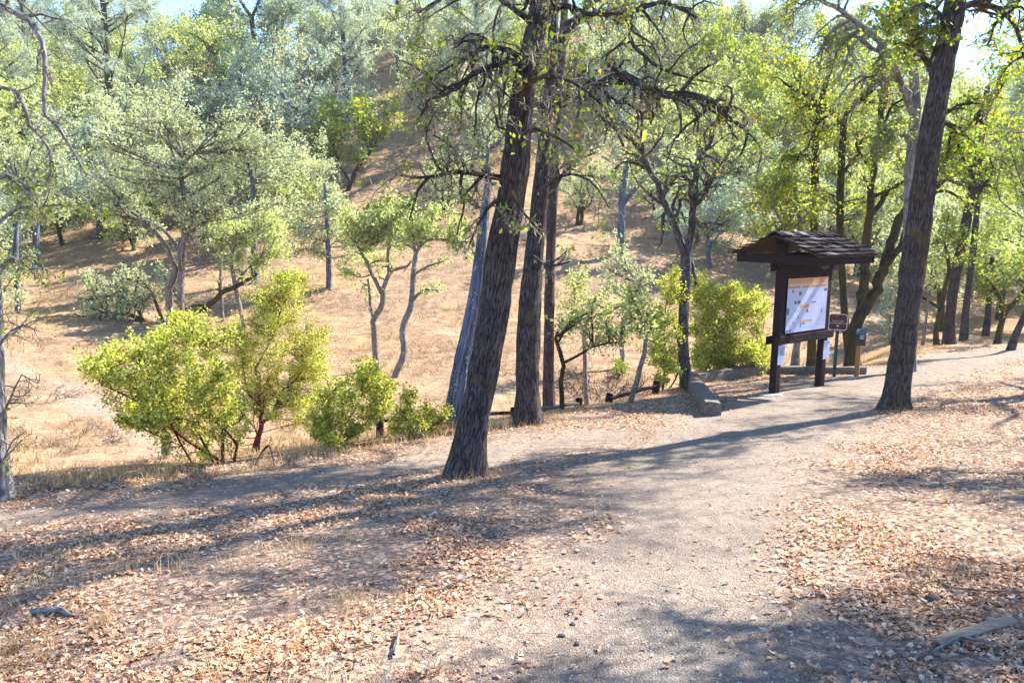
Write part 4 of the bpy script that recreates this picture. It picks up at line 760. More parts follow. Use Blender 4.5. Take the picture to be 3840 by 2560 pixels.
# board and its print: the board face lies in the plane x = 0.012, y to the right, z up
BX, B0, B1, BZ0, BZ1 = 0.012, 0.20, 1.585, 1.124, 2.135
bo = Box(); bo.box(BX-0.011, BX, B0, B1, BZ0, BZ1); board = bo.build('information_board', M['poster'], kiosk)
def rects(name, lst, mat, x=BX+0.002, parent=None):
    if 1 < len(lst) < 12:
        for q in lst: rects(name, [q], mat, x, parent)
        return
    b = Box()
    for (u0, u1, v0, v1) in lst:     # fractions of the board, v from the top
        ya, yb = B0+u0*(B1-B0), B0+u1*(B1-B0); za, zb = BZ1-v1*(BZ1-BZ0), BZ1-v0*(BZ1-BZ0)
        b.box(x-0.0015, x, ya, yb, za, zb)
    return b.build(name, M[mat], parent or board)
rects('header_band', [(0, 1, 0, 0.115)], 'orange')
rects('tab_band', [(0.0, 0.30, 0.135, 0.185), (0.33, 0.52, 0.135, 0.185), (0.55, 0.75, 0.135, 0.185), (0.78, 0.985, 0.135, 0.185)], 'orange2')
rects('highlight_box', [(0.33, 0.54, 0.50, 0.565), (0.335, 0.48, 0.79, 0.825), (0.50, 0.63, 0.79, 0.825)], 'orange')
rects('photo_print', [(0.10, 0.14, 0.21, 0.26), (0.27, 0.33, 0.245, 0.32), (0.91, 0.985, 0.215, 0.27), (0.17, 0.23, 0.415, 0.475), (0.25, 0.32, 0.415, 0.475), (0.0, 0.055, 0.54, 0.66), (0.48, 0.53, 0.585, 0.65), (0.285, 0.305, 0.71, 0.75), (0.01, 0.06, 0.945, 0.985), (0.08, 0.125, 0.94, 0.98)], 'ink')
rects('map_mark', [(0.60, 0.72, 0.455, 0.475), (0.34, 0.38, 0.84, 0.86), (0.40, 0.46, 0.842, 0.862), (0.35, 0.365, 0.86, 0.92), (0.87, 0.885, 0.60, 0.68)], 'blueink')
rects('red_mark', [(0.165, 0.185, 0.80, 0.84), (0.17, 0.28, 0.605, 0.613)], 'redink')
rg = random.Random(12); lines = []
for v in np.arange(0.215, 0.97, 0.0145):
    for (a, c) in ((0.02, 0.24), (0.27, 0.48), (0.51, 0.73), (0.76, 0.98)):
        if rg.random() < (0.75 if a < 0.5 else 0.5): 
            e = c-rg.random()*0.09; lines.append((a+rg.random()*0.02, e, v, v+0.0035))
rects('text_lines', lines, 'greyink', BX+0.0008)
rects('header_text', [(0.03+i*0.022, 0.03+i*0.022+rg.uniform(0.008, 0.018), 0.035, 0.06+rg.random()*0.015) for i in range(40) if rg.random() < .85], 'orange2')
def text(name, s, size, loc, parent, mat, rot=(math.pi/2, 0, math.pi/2), ext=0.0004, align='CENTER', sx=1.0):
    c = bpy.data.curves.new(name, 'FONT'); c.body = s; c.size = size; c.align_x = align; c.align_y = 'CENTER'; c.extrude = ext; c.resolution_u = 2
    t = bpy.data.objects.new(name, c); COL.objects.link(t)
    dg = bpy.context.evaluated_depsgraph_get(); me = bpy.data.meshes.new_from_object(t.evaluated_get(dg)); bpy.data.objects.remove(t)
    me.materials.clear(); me.materials.append(mat); o = bpy.data.objects.new(name, me); COL.objects.link(o)
    o.parent = parent; o.location = loc; o.rotation_euler = rot; o.scale = (sx, 1, 1); return o
for k, y0 in enumerate((0.015, LL+0.005)):
    z0, z1 = (0.545, 0.905) if k == 0 else (0.50, 0.87)
    b = Box(); b.box(0.001, 0.005, y0, y0+0.22, z0, z1); pn = b.build('caution_notice', M['poster'], kiosk)
    text('notice_heading', 'CAUTION', 0.052, (0.0065, y0+0.11, z1-0.055), pn, M['blueink'] if k == 0 else M['greyink'])
    ring = bpy.data.meshes.new('emblem'); V = []; Fq = []
    for i in range(20):
        a = i/20*2*math.pi
        for r in ((0.042, 0.054) if k == 0 else (0.030, 0.036)): V.append((0.0065, y0+0.11+math.cos(a)*r, z1-0.13+math.sin(a)*r))
    for i in range(20): j = (i+1) % 20; Fq.append((2*i, 2*i+1, 2*j+1, 2*j))
    n0 = len(V)
    for (a, b_, c, d) in ((-0.03, -0.008, -0.02, 0.03), (0.004, 0.014, -0.03, 0.03), (-0.008, 0.004, 0.005, 0.016), (0.03, 0.055, -0.05, -0.035)):
        yy = y0+0.11; zz = z1-0.13; o = len(V); V += [(0.0065, yy+a, zz+c), (0.0065, yy+b_, zz+c), (0.0065, yy+b_, zz+d), (0.0065, yy+a, zz+d)]; Fq.append((o, o+1, o+2, o+3))
    ring.from_pydata(V, [], Fq); ring.materials.append(M['ink'] if k == 0 else M['greyink']); obj('emblem', ring, pn)
    b = Box()
    for q in range(5): b.box(0.0055, 0.0065, y0+0.05+0.01*(q % 2), y0+0.17-0.012*((q*3) % 4), z1-0.215-0.022*q, z1-0.211-0.022*q)
    b.box(0.0055, 0.0065, y0+0.095, y0+0.125, z0+0.04, z0+0.052); b.build('notice_text', M['greyink'], pn)
    b = Box(); b.box(0.0055, 0.0075, y0+0.106, y0+0.114, z1-0.018, z1-0.010); b.box(0.0055, 0.0075, y0+0.106, y0+0.114, z0+0.010, z0+0.018); b.build('staple', M['steel'], pn)
def bolt(x, y, z, par=kiosk):
    bm = Box(); n = 8; V = [(x, y+0.012*math.cos(i/n*6.283), z+0.012*math.sin(i/n*6.283)) for i in range(n)]+[(x+0.01, y+0.010*math.cos(i/n*6.283), z+0.010*math.sin(i/n*6.283)) for i in range(n)]
    bm.poly(V, [tuple(range(n, 2*n))]+[(i, (i+1) % n, (i+1) % n+n, i+n) for i in range(n)]); return bm.build('bolt', M['steel'], par)
for y_ in (0.07, LL+0.07): bolt(0.0415, y_, 1.0); bolt(0.0415, y_, 2.35)
# concrete footing at the foot of the near post
def slabmesh(cx, cy, r, n=14, seed=1):
    g = random.Random(seed); b = Box(); V = [(cx+r*g.uniform(0.75, 1.1)*math.cos(i/n*6.283), cy+r*g.uniform(0.6, 0.9)*math.sin(i/n*6.283)) for i in range(n)]
    P = [(x, y, Hf(x, y)-0.05) for x, y in V]+[(cx+(x-cx)*0.9, cy+(y-cy)*0.9, Hf(x, y)+0.018) for x, y in V]
    b.poly(P, [tuple(range(n, 2*n))]+[(i, (i+1) % n, (i+1) % n+n, i+n) for i in range(n)]); return b
fx, fy = kb[0]+0.02, kb[1]-0.10
o = slabmesh(fx-0.10, fy, 0.24).build('concrete_footing', M['concrete']); tag(o, 'pale concrete patch at the foot of the kiosk near post', 'footing')

# ------------------------------------------------------------------ trail sign
sp = hit(1915.5, 865)
sign = empty('trail_sign', tuple(sp), 'maroon trail sign with white border on a green steel post', 'sign', None, -math.radians(20))
u = sp[1]/F0*1.02         # metres per photo pixel there
hz = (1412-1237)*u; sw, sh = 66*u, 62*u; ph = hz+sh*0.93
b = Box(); t_ = 6*u
b.box(-t_, t_, 0.012, 0.016, -0.3, ph); b.box(-t_, -t_+0.004, -0.012, 0.0115, -0.3, ph); b.box(t_-0.004, t_, -0.012, 0.0115, -0.3, ph)
po = b.build('post', M['green_steel'], sign)
def rrect(w, h, r, n=6):
    o = []
    for cx, cz, a0 in ((w/2-r, h/2-r, 0), (-w/2+r, h/2-r, 90), (-w/2+r, -h/2+r, 180), (w/2-r, -h/2+r, 270)):
        for i in range(n+1): a = math.radians(a0+90*i/n); o.append((cx+r*math.cos(a), cz+r*math.sin(a)))
    return o
def plate(name, w, h, r, y0, y1, zc, mat, par):
    b = Box(); c = rrect(w, h, r); n = len(c)
    b.poly([(x, y0, zc+z) for x, z in c]+[(x, y1, zc+z) for x, z in c], [tuple(range(n)), tuple(range(2*n-1, n-1, -1))]+[(i, i+n, (i+1) % n+n, (i+1) % n) for i in range(n)])
    return b.build(name, M[mat], par)
zc = hz+sh/2
plate('sign_back', sw, sh, 0.06, -0.0185, -0.0125, zc, 'maroon', sign)
def ringplate(name, w, h, r, t, y, zc, mat, par):
    A = rrect(w, h, r); B_ = rrect(w-2*t, h-2*t, max(r-t, 0.01)); n = len(A); b = Box()
    b.poly([(x, y, zc+z) for x, z in A]+[(x, y, zc+z) for x, z in B_], [(i, (i+1) % n, (i+1) % n+n, i+n) for i in range(n)]); return b.build(name, M[mat], par)
ringplate('sign_border', sw-0.008, sh-0.008, 0.056, 0.011, -0.0200, zc, 'white', sign)
for s_, z_, sz in (('Smittle Creek', 0.018, 0.038), ('Self Guided Nature Trail', -0.024, 0.0335)):
    text('sign_lettering', s_, sz, (0, -0.0200, zc+z_), sign, M['white'], (math.pi/2, 0, 0))
text('sign_small_lettering', 'NATURE TRAIL', 0.018, (-sw*0.17, -0.0200, zc+sh*0.34), sign, M['greyink'], (math.pi/2, 0, 0))
b = Box(); y_ = -0.0202; az_ = zc-0.075
b.poly([(-0.022, y_, az_-0.009), (0.003, y_, az_-0.009), (0.003, y_, az_+0.009), (-0.022, y_, az_+0.009), (0.003, y_, az_-0.022), (0.026, y_, az_), (0.003, y_, az_+0.022)], [(0, 1, 2, 3), (4, 5, 6)]); b.build('arrow', M['white'], sign)
b = Box()
for z_ in (sh*0.42, -sh*0.42): b.box(-0.006, 0.006, -0.0245, -0.0205, zc+z_-0.006, zc+z_+0.006)
b.build('bolt', M['white'], sign)

# ------------------------------------------------------------------ brochure post
bp_ = hit(1967, 864)
bro = empty('brochure_post', tuple(bp_), 'tan wooden post carrying a black metal brochure box, right of the maroon sign', 'post', None, -math.radians(28))
u = bp_[1]/F0*1.02
ph = (1410-1238)*u*1.02; bw = 17*u
b = Box(); b.box(-bw/2, bw/2, -bw/2, bw/2, -0.3, ph); b.build('post', M['tan_wood'], bro, None, 0.006)
b = Box(); zb0, zb1, zb2 = ph-56*u, ph-13*u, ph+2*u; x0, x1 = bw/2+0.002-0.03, bw/2+0.12
x0 = bw/2-0.062
yb = -bw/2-0.002; yf = yb-0.13; xa, xb = -0.04, 0.13
b.poly([(xa, yb, zb0), (xb, yb, zb0), (xb, yf, zb0), (xa, yf, zb0), (xa, yb, zb2), (xb, yb, zb2), (xb, yf, zb1), (xa, yf, zb1)], [(0, 3, 2, 1), (0, 1, 5, 4), (1, 2, 6, 5), (2, 3, 7, 6), (3, 0, 4, 7)])
box = b.build('brochure_box', M['black_metal'], bro, None, 0.004)
b = Box(); e = 0.008
b.poly([(xa-e, yb-0.001, zb2+0.004), (xb+e, yb-0.001, zb2+0.004), (xb+e, yf-0.02, zb1-0.002), (xa-e, yf-0.02, zb1-0.002), (xa-e, yb-0.001, zb2+0.010), (xb+e, yb-0.001, zb2+0.010), (xb+e, yf-0.02, zb1+0.004), (xa-e, yf-0.02, zb1+0.004)], [(0, 3, 2, 1), (4, 5, 6, 7), (0, 1, 5, 4), (1, 2, 6, 5), (2, 3, 7, 6), (3, 0, 4, 7)])
b.build('lid', M['lid'], box)
b = Box(); cx_, cz_ = (xa+xb)/2+0.015, zb1-0.055; hh = 0.036
for q in ((-hh, hh, hh-0.007, hh), (-hh, hh, -hh, -hh+0.007), (-hh, -hh+0.007, -hh+0.0075, hh-0.0075), (hh-0.007, hh, -hh+0.0075, hh-0.0075)): b.box(cx_+q[0], cx_+q[1], yf-0.0025, yf-0.0012, cz_+q[2], cz_+q[3])
b.build('emblem_frame', M['white'], box)
b = Box()     # little hiking figure pictogram
b.poly([(cx_-0.006, yf-0.002, cz_+0.014), (cx_+0.004, yf-0.002, cz_+0.014), (cx_+0.004, yf-0.002, cz_+0.024), (cx_-0.006, yf-0.002, cz_+0.024), (cx_-0.010, yf-0.002, cz_-0.004), (cx_+0.004, yf-0.002, cz_-0.004), (cx_+0.006, yf-0.002, cz_+0.012), (cx_-0.008, yf-0.002, cz_+0.012), (cx_-0.018, yf-0.002, cz_-0.025), (cx_-0.012, yf-0.002, cz_-0.025), (cx_-0.002, yf-0.002, cz_-0.005), (cx_-0.010, yf-0.002, cz_-0.005), (cx_+0.008, yf-0.002, cz_-0.025), (cx_+0.014, yf-0.002, cz_-0.025), (cx_+0.004, yf-0.002, cz_-0.005), (cx_-0.002, yf-0.002, cz_-0.005), (cx_+0.014, yf-0.002, cz_-0.02), (cx_+0.017, yf-0.002, cz_-0.02), (cx_+0.012, yf-0.002, cz_+0.008), (cx_+0.009, yf-0.002, cz_+0.008)], [(0, 1, 2, 3), (4, 5, 6, 7), (8, 9, 10, 11), (12, 13, 14, 15), (16, 17, 18, 19)])
b.build('hiker_emblem', M['white'], box)

# ------------------------------------------------------------------ timber edging
def timber(name, p0, p1, w, h, label, seed, z0=-0.05, mat='grey_wood', cat='timber', group='weathered timbers edging the kiosk pad', lift=0.0, n=10):
    g = np.random.RandomState(seed); p0 = np.array(p0); p1 = np.array(p1); d = p1[:2]-p0[:2]; L = np.linalg.norm(d); d /= L; q = np.array([d[1], -d[0]]); V = []; Fc = []
    prof = [(-w/2, z0), (w/2, z0), (w/2, h*0.55), (w/2-0.012, h-0.008), (w*0.1, h), (-w/2+0.015, h-0.004), (-w/2, h*0.6)]; m = len(prof)
    wob = g.normal(0, min(0.006, h*0.04), (n+1, m, 2))
    for i in range(n+1):
        f = i/n; c = p0[:2]+d*L*f; z = p0[2]+(p1[2]-p0[2])*f+lift
        for j, (a, b_) in enumerate(prof):
            a += wob[i, j, 0]; b_ += wob[i, j, 1]; V.append((*(c+q*a-p0[:2]), z+b_-p0[2]))
    for i in range(n):
        for j in range(m): k = (j+1) % m; Fc.append((i*m+j, i*m+k, (i+1)*m+k, (i+1)*m+j))
    Fc += [tuple(range(m))[::-1], tuple(n*m+j for j in range(m))]
    b = Box(); b.poly(V, Fc); o = b.build(name, M[mat], None, tuple(p0)); tag(o, label, cat, group); return o
def rotmat_wood(): pass
a0 = hit(1590, 888); a1 = hit(1637, 955)
timber('edging_timber', a0, a1, 0.24, 0.20, 'short thick grey timber pointing toward the camera, nearest end of the edging', 1)
b0 = hit(1592, 882); b1 = hit(1752, 858)
timber('edging_timber', b0+np.array([0.05, 0.12, 0]), b1, 0.22, 0.20, 'long pale timber behind the manzanita side of the kiosk pad', 2)
c0 = hit(1756, 858); c1 = hit(1990, 860)
timber('edging_timber', c0+np.array([0.08, 0.05, 0.]), c1, 0.20, 0.16, 'dark timber running behind the kiosk posts to the brochure post', 3)

# ------------------------------------------------------------------ rail fence below the bank edge
fence = None
def fpt(vx, vy, dy): 
    h = hit(vx, vy+14); return at(vx, vy, h[1]+dy)
fp = [at(vx, vy, hit(vx, ve)[1]+dy) for vx, vy, ve, dy in ((870, 967, 1034, 3.2), (1180, 948, 990, 2.2), (1330, 926, 958, 1.6), (1400, 915, 946, 1.2), (1508, 886, 926, 1.0))]
print('rail heights', [round(p[2]-Hf(p[0], p[1]), 2) for p in fp])
fence = empty('rail_fence', (fp[1][0], fp[1][1], Hf(fp[1][0], fp[1][1])), 'low dark wooden rail fence just below the bank edge, behind the oaks', 'fence')
org = np.array(fence.location)
for i in (0, 1, 3):
    a, c = fp[i], fp[i+1]; T = Tubes(); n = 8; P = np.array([a+(c-a)*k/n+np.array([0, 0, 0.01*math.sin(k*2+i)]) for k in range(n+1)]); T.add(P, np.full(n+1, 0.032), 7)
    obj('rail', T.mesh('rail', M['grey_wood'] if i == 1 else M['kiosk_post'], org), fence)
for a in fp:
    T = Tubes(); g = Hf(a[0], a[1]); T.add([[a[0], a[1]+0.06, g-0.3], [a[0], a[1]+0.06, (g+a[2])/2], [a[0]+0.01, a[1]+0.06, a[2]+0.07]], [0.07, 0.066, 0.06], 8); obj('post', T.mesh('post', M['kiosk_post'], org), fence)

def brush(seed, label, vx, vy, rad, hgt, n, mat, name='dry_brush', group=None, leaf=0, up=0.6):
    h = hit(vx, vy); tr = Tree(seed); 
    for k in range(n):
        a = tr.rng.uniform(0, 6.28); q = tr.rng.rand()**0.5*rad*0.6; b0 = np.array([h[0]+q*math.cos(a), h[1]+q*math.sin(a), 0]); b0[2] = Hf(b0[0], b0[1])-0.05
        tr.grow(b0, np.array([math.cos(a), math.sin(a), tr.rng.uniform(0.5, 1.6)*up*1.6]), hgt*tr.rng.uniform(0.6, 1.2), 0.010, 1, 3, 0.3, 0.02, 5, (25, 65), (0.45, 0.8), 0.15, 0.15, 0.3, 2, 0.2)
    root = empty(name, tuple(h), label, 'brush', group)
    if tr.T.L: obj('stems', tr.T.mesh('stems', mat, h), root)
    obj('twigs', tr.tw.mesh('twigs', mat, h), root)
    if leaf: obj('dead_leaves', leaves(tr.rng, tr.pts(), leaf, 0.05, 0.05, M['litter'], 'dead_leaves', h), root)
brush(120, 'brown thorny dead brush in the gully right of the kinked slim oak', 1385, 905, 1.3, 1.0, 46, M['bark_red'], leaf=500)
brush(121, 'brown dead brush at the upper rail of the fence', 1450, 900, 0.8, 0.8, 26, M['bark_red'], leaf=250)
brush(122, 'low grey dead brush on the valley floor below the wide manzanita tip', 205, 1010, 1.2, 0.45, 34, M['bark_twig'], leaf=150, up=0.3)
brush(123, 'dark low brush beside the valley trail near the left edge', 95, 905, 1.4, 0.6, 34, M['bark_twig'], leaf=150, up=0.3)
brush(124, 'bleached bare shrub on the slope above the manzanita thicket', 1690, 640, 1.6, 1.9, 30, M['bark_pale'], 'bare_shrub')
brush(125, 'bleached bare shrub left of the forked oak, on the slope', 1505, 640, 1.5, 1.8, 24, M['bark_pale'], 'bare_shrub')

# ------------------------------------------------------------------ loose things on the ground
def ground_stick(name, label, pts, rads, mat, cat='stick', group=None, lift=0.02, forks=()):
    P = []
    for q in pts:
        h = hit(q[0], q[1]); z = q[2] if len(q) > 2 else 0
        P.append(h+np.array([0, 0, lift+z]))
    tr = Tree(3); A, B = tr.smooth(P, rads, 0.05, 0.25); tr.T.add(A, B, 8)
    for f in forks:
        Q = [hit(q[0], q[1])+np.array([0, 0, lift+(q[2] if len(q) > 2 else 0)]) for q in f]; A2, B2 = tr.smooth(Q, np.linspace(rads[0]*0.6, 0.004, len(Q)), 0.05, 0.2); tr.T.add(A2, B2, 6)
    o = obj(name, tr.T.mesh(name, mat, P[0]), None, tuple(P[0])); tag(o, label, cat, group); return o
ground_stick('fallen_branch', 'dark lichen-crusted broken branch lying in leaves at lower left', [(72, 1418), (100, 1416, .01), (135, 1419, .02), (168, 1424)], [0.016, 0.021, 0.02, 0.010], M['bark_pale'], 'branch', forks=([(125, 1413, .03), (145, 1406, .05), (165, 1405, .05)], [(130, 1420, .01), (115, 1428, 0)]))
ground_stick('fallen_branch', 'small bent dead branch on the dry grass in front of the manzanitas', [(588, 1075, .02), (602, 1063, .10), (620, 1058, .16), (630, 1075, .02)], [0.010, 0.014, 0.012, 0.006], M['bark_dark'], 'branch', forks=([(616, 1058, .14), (626, 1050, .22)],))
g0, g1 = hit(2150, 1490), hit(2322, 1442)
pl = timber('split_board', g0, g1, 0.062, 0.018, 'pale bare split board lying among leaves at lower right', 5, 0.0, 'bare_wood', 'board', None, 0.02, 12)
ground_stick('fallen_branch', 'grey lichen twig lying across leaves just below the pale split board', [(2135, 1512), (2165, 1502, .01), (2200, 1492, .02), (2250, 1500, .02), (2290, 1498)], [0.004, 0.007, 0.009, 0.007, 0.004], M['bark_pale'], 'branch')
ground_stick('fallen_branch', 'thin dark stick lying near the lower right edge, above the pale split board', [(2155, 1340), (2185, 1362, .01), (2240, 1372, .01), (2352, 1370)], [0.005, 0.007, 0.006, 0.004], M['bark_twig'], 'branch')
ground_stick('dry_stick', 'short brown stick standing out on the gravel at lower centre', [(905, 1520), (912, 1500, .01), (916, 1470, .01)], [0.008, 0.009, 0.006], M['bark_twig'])
ground_stick('dry_stick', 'thin pale stick on the leafy slope left of the path', [(1000, 1365), (1040, 1352, .01), (1080, 1335, .01)], [0.004, 0.006, 0.004], M['bark_pale'])
def stone(name, vx, vy, r, label, seed, mat='stone'):
    h = hit(vx, vy); g = np.random.RandomState(seed); import bmesh
    bm = bmesh.new(); bmesh.ops.create_icosphere(bm, subdivisions=2, radius=1)
    ax = g.uniform(0.75, 1.2, 3)*np.array([1.1, 1, 0.65])
    for v in bm.verts: v.co = Vector([v.co[i]*ax[i]*r*(1+0.15*(vn(v.co.x*2+seed, v.co.y*2, 1, seed)-0.5)) for i in range(3)])
    me = bpy.data.meshes.new(name); bm.to_mesh(me); bm.free(); me.materials.append(M[mat]); me.polygons.foreach_set('use_smooth', np.ones(len(me.polygons), bool))
    tag(obj(name, me, None, (h[0], h[1], h[2]+r*0.35)), label, 'stone')
stone('stone', 1309, 1410, 0.022, 'small dark angular stone on the bare gravel, left of the path centre', 3)
stone('stone', 1316, 1435, 0.016, 'smaller grey stone on the gravel just below the dark angular one', 5)
stone('stone', 1290, 1470, 0.017, 'grey rounded stone on shaded gravel at bottom centre', 6)
stone('stone', 1325, 1452+30, 0.016, 'flat grey stone right of the rounded one at bottom centre', 7)
stone('stone', 42+2125-25, 1385, 0.034, 'dark low stone among leaves at lower right', 8)
p_ = hit(1440, 1076); 
tr = Tree(60)
for k in range(30): tr.sites.append((p_+np.array([tr.rng.normal(0, 0.05), tr.rng.normal(0, 0.04), tr.rng.uniform(0, 0.03)]))[None])
o = obj('lichen_tuft', leaves(tr.rng, np.concatenate(tr.sites), 60, 0.016, 0.01, M['leaf_oak'], 'lichen_tuft', p_, 0.7), None, tuple(p_)); tag(o, 'small dark green tuft lying on the path beyond the leaning oak', 'lichen clump')

# ------------------------------------------------------------------ litter, pebbles, twigs, grass
R_ = np.random.RandomState(77)
def frustum_pts(n, ymin, ymax, pw=1.0, ml=0.72, mr=0.72):
    y = ymin*(ymax/ymin)**(R_.rand(n)**pw); x = y*R_.uniform(-ml, mr, n); return x, y
def scatter_mesh(name, tmpl, quads, x, y, z, nrmx, nrmy, scale, mat, tilt=0.4, lift=0.01, label='', cat='', bend=None):
    n = len(x); k = len(tmpl[0]); T = np.array([tmpl[i] for i in R_.randint(0, len(tmpl), n)])
    T = T*scale[:, None, None]
    N = np.stack([nrmx, nrmy, np.ones(n)], 1)+np.concatenate([R_.normal(0, tilt, (n, 2)), np.zeros((n, 1))], 1); N /= np.linalg.norm(N, axis=1, keepdims=True)
    a = R_.uniform(0, 2*math.pi, n); U = np.stack([np.cos(a), np.sin(a), np.zeros(n)], 1); U -= (U*N).sum(1, keepdims=True)*N; U /= np.linalg.norm(U, axis=1, keepdims=True); Vv = np.cross(N, U)
    P = T[:, :, 0:1]*U[:, None]+T[:, :, 1:2]*Vv[:, None]+T[:, :, 2:3]*N[:, None]+np.stack([x, y, z+lift], 1)[:, None]
    Q = (np.arange(n)*k)[:, None, None]+np.array(quads)[None]; return tag(obj(name, qmesh(name, P.reshape(-1, 3), Q.reshape(-1, len(quads[0])), mat)), label, cat, None, 'stuff')
def leaf_templates():
    out = []
    for s in range(8):
        g = np.random.RandomState(s); lob = g.uniform(0.10, 0.32); curl = g.uniform(-1.6, 1.8); fold = g.uniform(-0.5, 0.6); L = 1.0; V = []
        for i, t in enumerate(np.linspace(0, 1, 6)):
            w = 0.30*math.sin(math.pi*min(0.06+0.92*t, 1)**0.9)*(1+(lob if i % 2 else -lob)) if 0 < i < 5 else 0.035
            x = t-0.5; zc = curl*0.22*(x*x)*2 + 0.04*math.sin(t*5+s)
            for sd in (-1, 0, 1): V.append((x, sd*w, zc+abs(sd)*w*fold + g.uniform(-0.02, 0.02)))
        out.append(np.array(V))
    q = [(i*3+j, i*3+j+1, i*3+j+4, i*3+j+3) for i in range(5) for j in range(2)]
    return out, q
LT, LQ = leaf_templates()
def slope(x, y): e = 0.05; return -(H(x+e, y)-H(x-e, y))/(2*e), -(H(x, y+e)-H(x, y-e))/(2*e)
n = 400000; x, y = frustum_pts(n, 2.0, 26.0, 0.95)
t = y-edge_y(x); pm = path_mask(x, y)
den = (1-pm)**1.6*np.clip((fbm(x, y, 0.75, 61)-0.36)*4.6, 0.06, 1.0)*np.clip((fbm(x, y, 3.2, 65)-0.28)*3.2, 0.12, 1)
den = den*(1-sst(0.0, 0.7, t))+pm*0.006+sst(0, 0.4, t)*(1-sst(0.4, 5, t))*0.06
m = (R_.rand(n) < den); x, y = x[m], y[m]; z = H(x, y); sx_, sy_ = slope(x, y); print('litter', len(x))
sc = R_.uniform(0.016, 0.047, len(x))*np.clip(1+(y-9)*0.03, 1, 1.4)
scatter_mesh('fallen_leaves', LT, LQ, x, y, z, sx_, sy_, sc, M['litter'], 0.38, 0.012, 'brown and tan fallen oak leaves strewn over the slope', 'fallen leaves')
# gravel
ico = [(0, 0, 1), (0.9, 0, 0.3), (0.28, 0.85, 0.3), (-0.72, 0.53, 0.3), (-0.72, -0.53, 0.3), (0.28, -0.85, 0.3), (0.6, 0.1, -0.6), (-0.2, 0.6, -0.6), (-0.4, -0.5, -0.6)]
tri = [(0, 1, 2), (0, 2, 3), (0, 3, 4), (0, 4, 5), (0, 5, 1), (1, 6, 2), (2, 7, 3), (3, 8, 4), (5, 6, 1), (4, 8, 5), (2, 6, 7), (5, 8, 6)]
PT = [np.array(ico)*np.array([1, a, b]) for a, b in ((0.8, 0.5), (0.65, 0.6), (1, 0.55))]
n = 30000; x, y = frustum_pts(n, 2.0, 14, 1.15); pm = path_mask(x, y); m = (R_.rand(n) < 0.12+0.88*pm) & (y < edge_y(x)); x, y = x[m], y[m]
scatter_mesh('gravel', PT, tri, x, y, H(x, y), 0*x, 0*x, 0.0035+0.0045*R_.rand(len(x))+0.010*(R_.rand(len(x)) > 0.985), M['pebble'], 0.3, 0.0, 'small stones and grit scattered on the path', 'gravel')
# twig litter
TT = []
for s in range(5):
    g = np.random.RandomState(s+20); c = [np.array([-0.5, 0, 0.0]), np.array([0, g.uniform(-0.08, 0.08), 0.03]), np.array([0.5, g.uniform(-0.12, 0.12), 0.0])]; V = []
    for i, p in enumerate(c):
        for a in (0, 2.1, 4.2): V.append(p+np.array([0, math.cos(a), math.sin(a)])*0.018*(1.1-0.3*i))
    TT.append(np.array(V))
TQ = [(i*3+j, i*3+(j+1) % 3, i*3+3+(j+1) % 3, i*3+3+j) for i in range(2) for j in range(3)]
n = 9000; x, y = frustum_pts(n, 2.0, 13, 1.1); m = (y < edge_y(x)+0.3) & (R_.rand(n) < 0.25+0.75*(1-path_mask(x, y))); x, y = x[m], y[m]; sx_, sy_ = slope(x, y)
scatter_mesh('twig_litter', TT, TQ, x, y, H(x, y), sx_, sy_, R_.uniform(0.03, 0.14, len(x))*R_.uniform(0.4, 1.2, len(x)), M['twig'], 0.12, 0.012, 'small broken twigs scattered over the leafy ground', 'twigs')
def blades(name, x, y, hgt, wid, mat, label, cat, lean=0.5, seed=1):
    g = np.random.RandomState(seed); n = len(x); b = np.stack([x, y, H(x, y)-0.01], 1); a = g.uniform(0, 6.28, n); w = np.stack([np.cos(a), np.sin(a), 0*a], 1)*wid[:, None]
    l1 = g.normal(0, lean*0.5, (n, 3)); l1[:, 2] = 1; l2 = l1+g.normal(0, lean, (n, 3)); l2[:, 2] = g.uniform(0.1, 0.9, n)
    m1 = b+l1*hgt[:, None]*0.5; e = m1+l2*hgt[:, None]*0.5
    V = np.stack([b-w, b+w, m1+w*0.8, e+w*0.25, e-w*0.25, m1-w*0.8], 1).reshape(-1, 3); o = np.arange(n)[:, None]*6
    Q = np.concatenate([o+np.array([[0, 1, 2, 5]]), o+np.array([[5, 2, 3, 4]])]); return tag(obj(name, qmesh(name, V, Q, mat)), label, cat, None, 'stuff')
n = 230000; x = R_.uniform(-14, 22, n); t = R_.rand(n)**1.3*6.0-0.35; y = edge_y(x)+t
ok = (np.abs(x) < y*0.75) & (R_.rand(n) < np.clip((fbm(x, y, 0.9, 71)-0.33)*4, 0.12, 1)*(0.25+0.75*sst(-0.3, 0.3, t))*np.where(x > 2.2, 0.5, 1)) & (path_mask(x, y) < 0.5) & (vpath_mask(x, y) < 0.3)
x, y = x[ok], y[ok]; print('bank grass', len(x))
blades('dry_grass', x, y, R_.uniform(0.10, 0.32, len(x))*np.clip(fbm(x, y, 0.6, 75)*1.9, 0.5, 1.5)*np.where(x < 0.0, 0.68, 0.38), R_.uniform(0.0015, 0.0035, len(x)), M['straw'], 'straw-coloured grass along the bank edge', 'dry grass')
n = 150000; x, y = frustum_pts(n, 11, 62, 0.9); t = y-edge_y(x)
ok = (t > 4.5) & (vpath_mask(x, y) < 0.3) & (R_.rand(n) < np.clip((fbm(x, y, 0.5, 81)-0.34)*4, 0.04, 1)*np.clip((fbm(x, y, 2.4, 83)-0.38)*6, 0.05, 1)); x, y = x[ok], y[ok]; print('hill grass', len(x))
blades('hillside_grass', x, y, R_.uniform(0.10, 0.28, len(x)), 0.004+y*0.00022, M['straw_far'], 'golden grass covering the far slope', 'dry grass', 0.9, 2)
